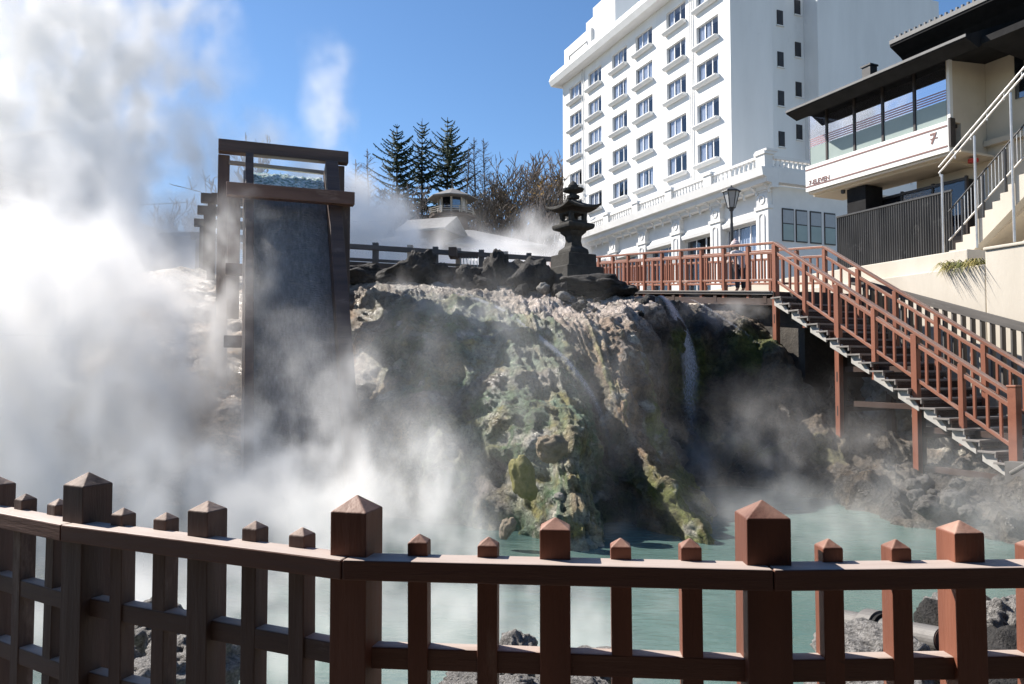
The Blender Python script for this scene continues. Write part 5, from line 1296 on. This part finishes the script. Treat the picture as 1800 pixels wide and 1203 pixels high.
# ------------------------------------------------------------------ front fence
Zr = 1.142
rr_ = random.Random(5)
fn = thing('picket_fence', 'red brown timber railing with pyramid capped posts across the foreground', 'fence', (-.39, 1.93, 0))
FB = [Vector((-4.05,4.15,0)), Vector((-3.2,3.5,0)), Vector((-2.27,2.91,0)), Vector((-1.32,2.34,0)), Vector((-.395,1.925,0)), Vector((.61,1.835,0)), Vector((1.61,1.875,0)), Vector((2.5,1.96,0)), Vector((3.5,2.08,0)), Vector((4.5,2.2,0))]
def post_obj(name, p, w_, top, capz, mat, ang):
    m_ = MB(); h = w_/2; z0 = 0
    zb = top - (Zr if 0 else 0)
    L0 = top + rr_.uniform(-.003,.003)
    m_.add([(-h,-h,0),(h,-h,0),(h,h,0),(-h,h,0),(-h,-h,L0),(h,-h,L0),(h,h,L0),(-h,h,L0),(0,0,L0+capz)], [(3,2,1,0),(0,1,5,4),(1,2,6,5),(2,3,7,6),(3,0,4,7),(4,5,8),(5,6,8),(6,7,8),(7,4,8)])
    # stand the mesh along local X so that the grain runs up the post
    m_.v = [(z, y, -x) for x, y, z in m_.v]
    o = m_.build(name, mat, fn, bevel=.0025)
    M_ = Matrix.Translation(Vector((p.x, p.y, 0))) @ Matrix.Rotation(ang + R(rr_.uniform(-.9,.9)), 4, 'Z') @ Matrix.Rotation(R(rr_.uniform(-.35,.35)), 4, 'Y') @ Matrix.Rotation(R(rr_.uniform(-.3,.3)), 4, 'X') @ Matrix.Rotation(R(-90), 4, 'Y')
    o.matrix_basis = MW[fn.name].inverted() @ M_
    return o
ANG = []
for i in range(len(FB)-1): d = FB[i+1]-FB[i]; ANG.append(math.atan2(d.y, d.x))
def isect(i, off):      # mitre the rails at the bends
    d0 = ANG[i-1] if i > 0 else ANG[0]; d1 = ANG[i] if i < len(ANG) else ANG[-1]
    am = (d0+d1)/2; n = Vector((-math.sin(am), math.cos(am), 0)); return FB[i] + n*(off/math.cos((d1-d0)/2))
for i in range(len(FB)-1):
    mat = M['fence_grey'] if i < 4 else M['fence']
    F0, F1, B0, B1 = isect(i,-.085), isect(i+1,-.085), isect(i,-.006), isect(i+1,-.006)
    o_ = (FB[i]+FB[i+1])/2; Ri = Matrix.Rotation(-ANG[i], 3, 'Z')
    g = (FB[i+1]-FB[i]).normalized()*.0012
    q = MB(); loc = [Ri @ (v-o_) for v in (F0+g, F1-g, B1-g, B0+g)]
    q.add([(v.x,v.y,-.025) for v in loc] + [(v.x,v.y,.025) for v in loc], [(0,3,2,1),(4,5,6,7),(0,1,5,4),(1,2,6,5),(2,3,7,6),(3,0,4,7)])
    o = q.build('top_rail', M['rail'], fn, bevel=.004)
    o.matrix_basis = MW[fn.name].inverted() @ (Matrix.Translation(Vector((o_.x,o_.y,Zr-.025))) @ Matrix.Rotation(ANG[i], 4, 'Z'))
    for zz in (.885, .665): beam_obj('lower_rail', FB[i] + Vector((0,0,zz)), FB[i+1] + Vector((0,0,zz)), .045, .055, M['fence_grey'] if i < 4 else M['rail'], fn, world=True)
    n = 6
    for k in range(1, n):
        p = FB[i].lerp(FB[i+1], k/n)
        if k == 3: post_obj('half_post', p, .075, Zr+.072, .026, mat, ANG[i])
        else: post_obj('picket', p, .050, Zr+.030, .020, mat, ANG[i])
for i, p in enumerate(FB):
    a = (ANG[max(0,i-1)] + ANG[min(len(ANG)-1,i)])/2
    post_obj('post', p, .105 if i == 5 else .098, Zr+.111, .038, M['fence_grey'] if i < 4 else M['fence'], a)

# ------------------------------------------------------------------ steam: volumes with a density grid
m, t, b, out = nodes('steam'); t.nodes.remove(b)
pv = N(t, 'ShaderNodeVolumePrincipled'); pv.inputs['Color'].default_value = (.988,.982,.972,1); pv.inputs['Density'].default_value = 1.0; pv.inputs['Anisotropy'].default_value = .0
t.links.new(pv.outputs[0], out.inputs['Volume']); M['steam'] = m
m.cycles.volume_interpolation = 'LINEAR'
def steam(name, lo, hi, res, puffs, label, nscale=.55, gain=1.0, warp=.9, thr=.0, stretch=(1,1,.7), seed=0.0, namp=1.0):
    g = bpy.data.node_groups.new(name, 'GeometryNodeTree'); L = g.links.new
    g.interface.new_socket('Geometry', in_out='OUTPUT', socket_type='NodeSocketGeometry'); g.interface.new_socket('Geometry', in_out='INPUT', socket_type='NodeSocketGeometry')
    n = g.nodes.new; go = n('NodeGroupOutput')
    vc = n('GeometryNodeVolumeCube'); vc.inputs['Min'].default_value = lo; vc.inputs['Max'].default_value = hi
    for ax, r in zip('XYZ', res): vc.inputs['Resolution '+ax].default_value = r
    pos = n('GeometryNodeInputPosition')
    def math_(op, a, b=None, clamp=False):
        x = n('ShaderNodeMath'); x.operation = op; x.use_clamp = clamp
        for i, s in enumerate((a, b)):
            if s is None: continue
            if hasattr(s, 'is_linked') or hasattr(s, 'node'): L(s, x.inputs[i])
            else: x.inputs[i].default_value = s
        return x.outputs[0]
    def vmath(op, a, b):
        x = n('ShaderNodeVectorMath'); x.operation = op
        for i, s in enumerate((a, b)):
            if hasattr(s, 'node'): L(s, x.inputs[i])
            else: x.inputs[i].default_value = s
        return x.outputs[0]
    off = vmath('ADD', pos.outputs[0], (seed, -seed*.7, seed*.3))
    sp = vmath('MULTIPLY', off, stretch)
    wn = n('ShaderNodeTexNoise'); wn.inputs['Scale'].default_value = nscale*.6; wn.inputs['Detail'].default_value = 5; L(sp, wn.inputs['Vector'])
    w2 = vmath('MULTIPLY', vmath('SUBTRACT', wn.outputs['Color'], (.5,.5,.5)), (warp*2,)*3)
    nz = n('ShaderNodeTexNoise'); nz.inputs['Scale'].default_value = nscale; nz.inputs['Detail'].default_value = 8; nz.inputs['Roughness'].default_value = .62
    L(vmath('ADD', sp, w2), nz.inputs['Vector'])
    # rolling ground of puffs
    pw = vmath('ADD', pos.outputs[0], w2)
    tot = None
    for (c, r, amp) in puffs:
        d = vmath('DIVIDE', vmath('SUBTRACT', pw, c), r)
        ln_ = n('ShaderNodeVectorMath'); ln_.operation = 'LENGTH'; L(d, ln_.inputs[0])
        mr = n('ShaderNodeMapRange'); mr.interpolation_type = 'SMOOTHSTEP'; mr.inputs['From Min'].default_value = .25; mr.inputs['From Max'].default_value = 1.0; mr.inputs['To Min'].default_value = amp; mr.inputs['To Max'].default_value = 0.0
        L(ln_.outputs['Value'], mr.inputs['Value'])
        tot = mr.outputs[0] if tot is None else math_('ADD', tot, mr.outputs[0])
    k = math_('MULTIPLY', math_('SUBTRACT', nz.outputs['Fac'], .5), 4.2*namp)
    k = math_('MAXIMUM', math_('ADD', k, 1.0 - thr), 0.0)
    k = math_('MULTIPLY', k, k)
    dens = math_('MULTIPLY', math_('MULTIPLY', tot, k), gain)
    dens = math_('MULTIPLY', math_('GREATER_THAN', dens, .004), dens)
    L(dens, vc.inputs['Density'])
    sm = n('GeometryNodeSetMaterial'); sm.inputs['Material'].default_value = M['steam']; L(vc.outputs[0], sm.inputs[0]); L(sm.outputs[0], go.inputs[0])
    mb = MB(); mb.box(lo[0], hi[0], lo[1], hi[1], lo[2], hi[2])
    o = mb.build(name, M['steam']); md = o.modifiers.new('steam', 'NODES'); md.node_group = g
    tag(o, label, 'steam', kind='stuff'); return o
steam('steam', (-12.2, 4.2, -1.0), (9.5, 20.5, 5.2), (290, 217, 83), [
    ((-7.9, 11.2, .9), (3.6, 4.6, 3.6), .80),
    ((-7.2, 13.2, 2.2), (2.3, 2.4, 2.7), .85),
    ((-5.4, 14.6, 3.4), (1.2, 1.4, 2.4), .30),
    ((-3.7, 11.2, .0), (1.7, 1.1, 1.7), .8),
    ((-3.9, 12.0, 1.5), (1.2, .8, 1.5), .26),
    ((-5.9, 13.4, 1.8), (1.3, 1.8, 2.2), .75),
    ((-1.6, 9.6, -.5), (1.7, 1.6, 1.2), .75),        # thick cloud left of the chute
    ((-9.6, 14.5, 2.3), (4.0, 4.6, 3.3), .70),
    ((-4.9, 9.6, -.5), (3.0, 3.0, 2.1), .60),        # foot of the chute
    ((-2.5, 8.8, -.7), (1.9, 2.2, 1.6), .50),        # drifting in front of the bulge
    ((-1.2, 8.8, .1), (1.3, 1.3, 1.3), .80),
    ((-.9, 10.0, -.6), (1.0, 1.2, 1.0), .5),
    ((-3.0, 6.8, -1.0), (4.5, 2.8, 1.2), .60),       # over the near water
    ((.4, 7.4, -.9), (2.2, 2.6, .6), .38),
    ((-.8, 11.6, 1.3), (4.2, 3.2, 2.4), .040),      # thin veil over the mound
    ((5.2, 14.0, .2), (3.2, 2.2, 1.8), .075),
    ((4.5, 11.4, -.6), (4.4, 3.0, .75), .10),        # thin over the pond
    ((6.2, 10.2, .0), (2.0, 2.0, 1.2), .10),
    ((2.2, 13.0, -.2), (1.0, 1.0, 1.3), .14),        # by the streams
    ((-2.7, 12.4, 1.1), (1.3, 1.3, 1.6), .28),
    ((-1.4, 15.6, 2.95), (1.8, 1.1, .5), .34),
    ((-.2, 14.6, 2.3), (1.3, .9, .6), .24),
    ((1.25, 12.6, .3), (.6, .7, 1.3), .30),
    ((-1.8, 18.2, 3.4), (2.2, 1.0, .8), .26),
    ((4.0, 15.8, -.5), (.9, .7, .7), .30),           # spray where the fall lands
    ((4.9, 17.2, 3.0), (1.6, .9, .5), .22),          # at the lip under the boardwalk
    ], 'thick white hot spring steam rolling over the pond and the foot of the chute', nscale=1.4, gain=1.0, warp=.7, seed=3.1, thr=.30, namp=2.2)
steam('rising_steam', (-40, 19, 1.5), (7, 48, 26), (170, 106, 90), [
    ((-20.5, 34, 16), (5.0, 7.0, 11.0), .75),        # upper left cloud
    ((-18.0, 31, 7), (5.4, 7.0, 6.6), .5),
    ((-14.5, 24.5, 6.0), (4.4, 4.0, 4.6), .28),
    ((-13.0, 26, 5), (7.0, 5.0, 3.6), .55),
    ((-16.0, 34, 15.5), (4.2, 3.5, 8.0), .26),
    ((-13.0, 33, 10.0), (4.0, 4.0, 4.4), .45),
    ((-9.0, 36, 14.5), (1.5, 2.4, 5.0), .20),
    ((-8.7, 35, 10.8), (1.3, 2.0, 2.6), .34),        # wisp in the sky
    ((-7.6, 31, 8.0), (3.4, 3.6, 3.2), .9),
    ((-5.8, 29, 6.0), (3.0, 4.6, 3.2), 1.7),
    ((-3.4, 30, 4.6), (3.0, 3.6, 1.9), 1.3),
    ((-2.4, 31, 6.4), (2.0, 2.5, 2.6), .20),         # behind the rim
    ((-.4, 29, 5.0), (3.4, 4.0, 2.0), 1.2),
    ((1.4, 33, 6.0), (2.6, 3.8, 3.2), .5),
    ], 'bright steam rising behind the rim and the chute into the blue sky', nscale=.7, gain=.85, warp=1.4, seed=9.4, thr=.30, namp=2.1)
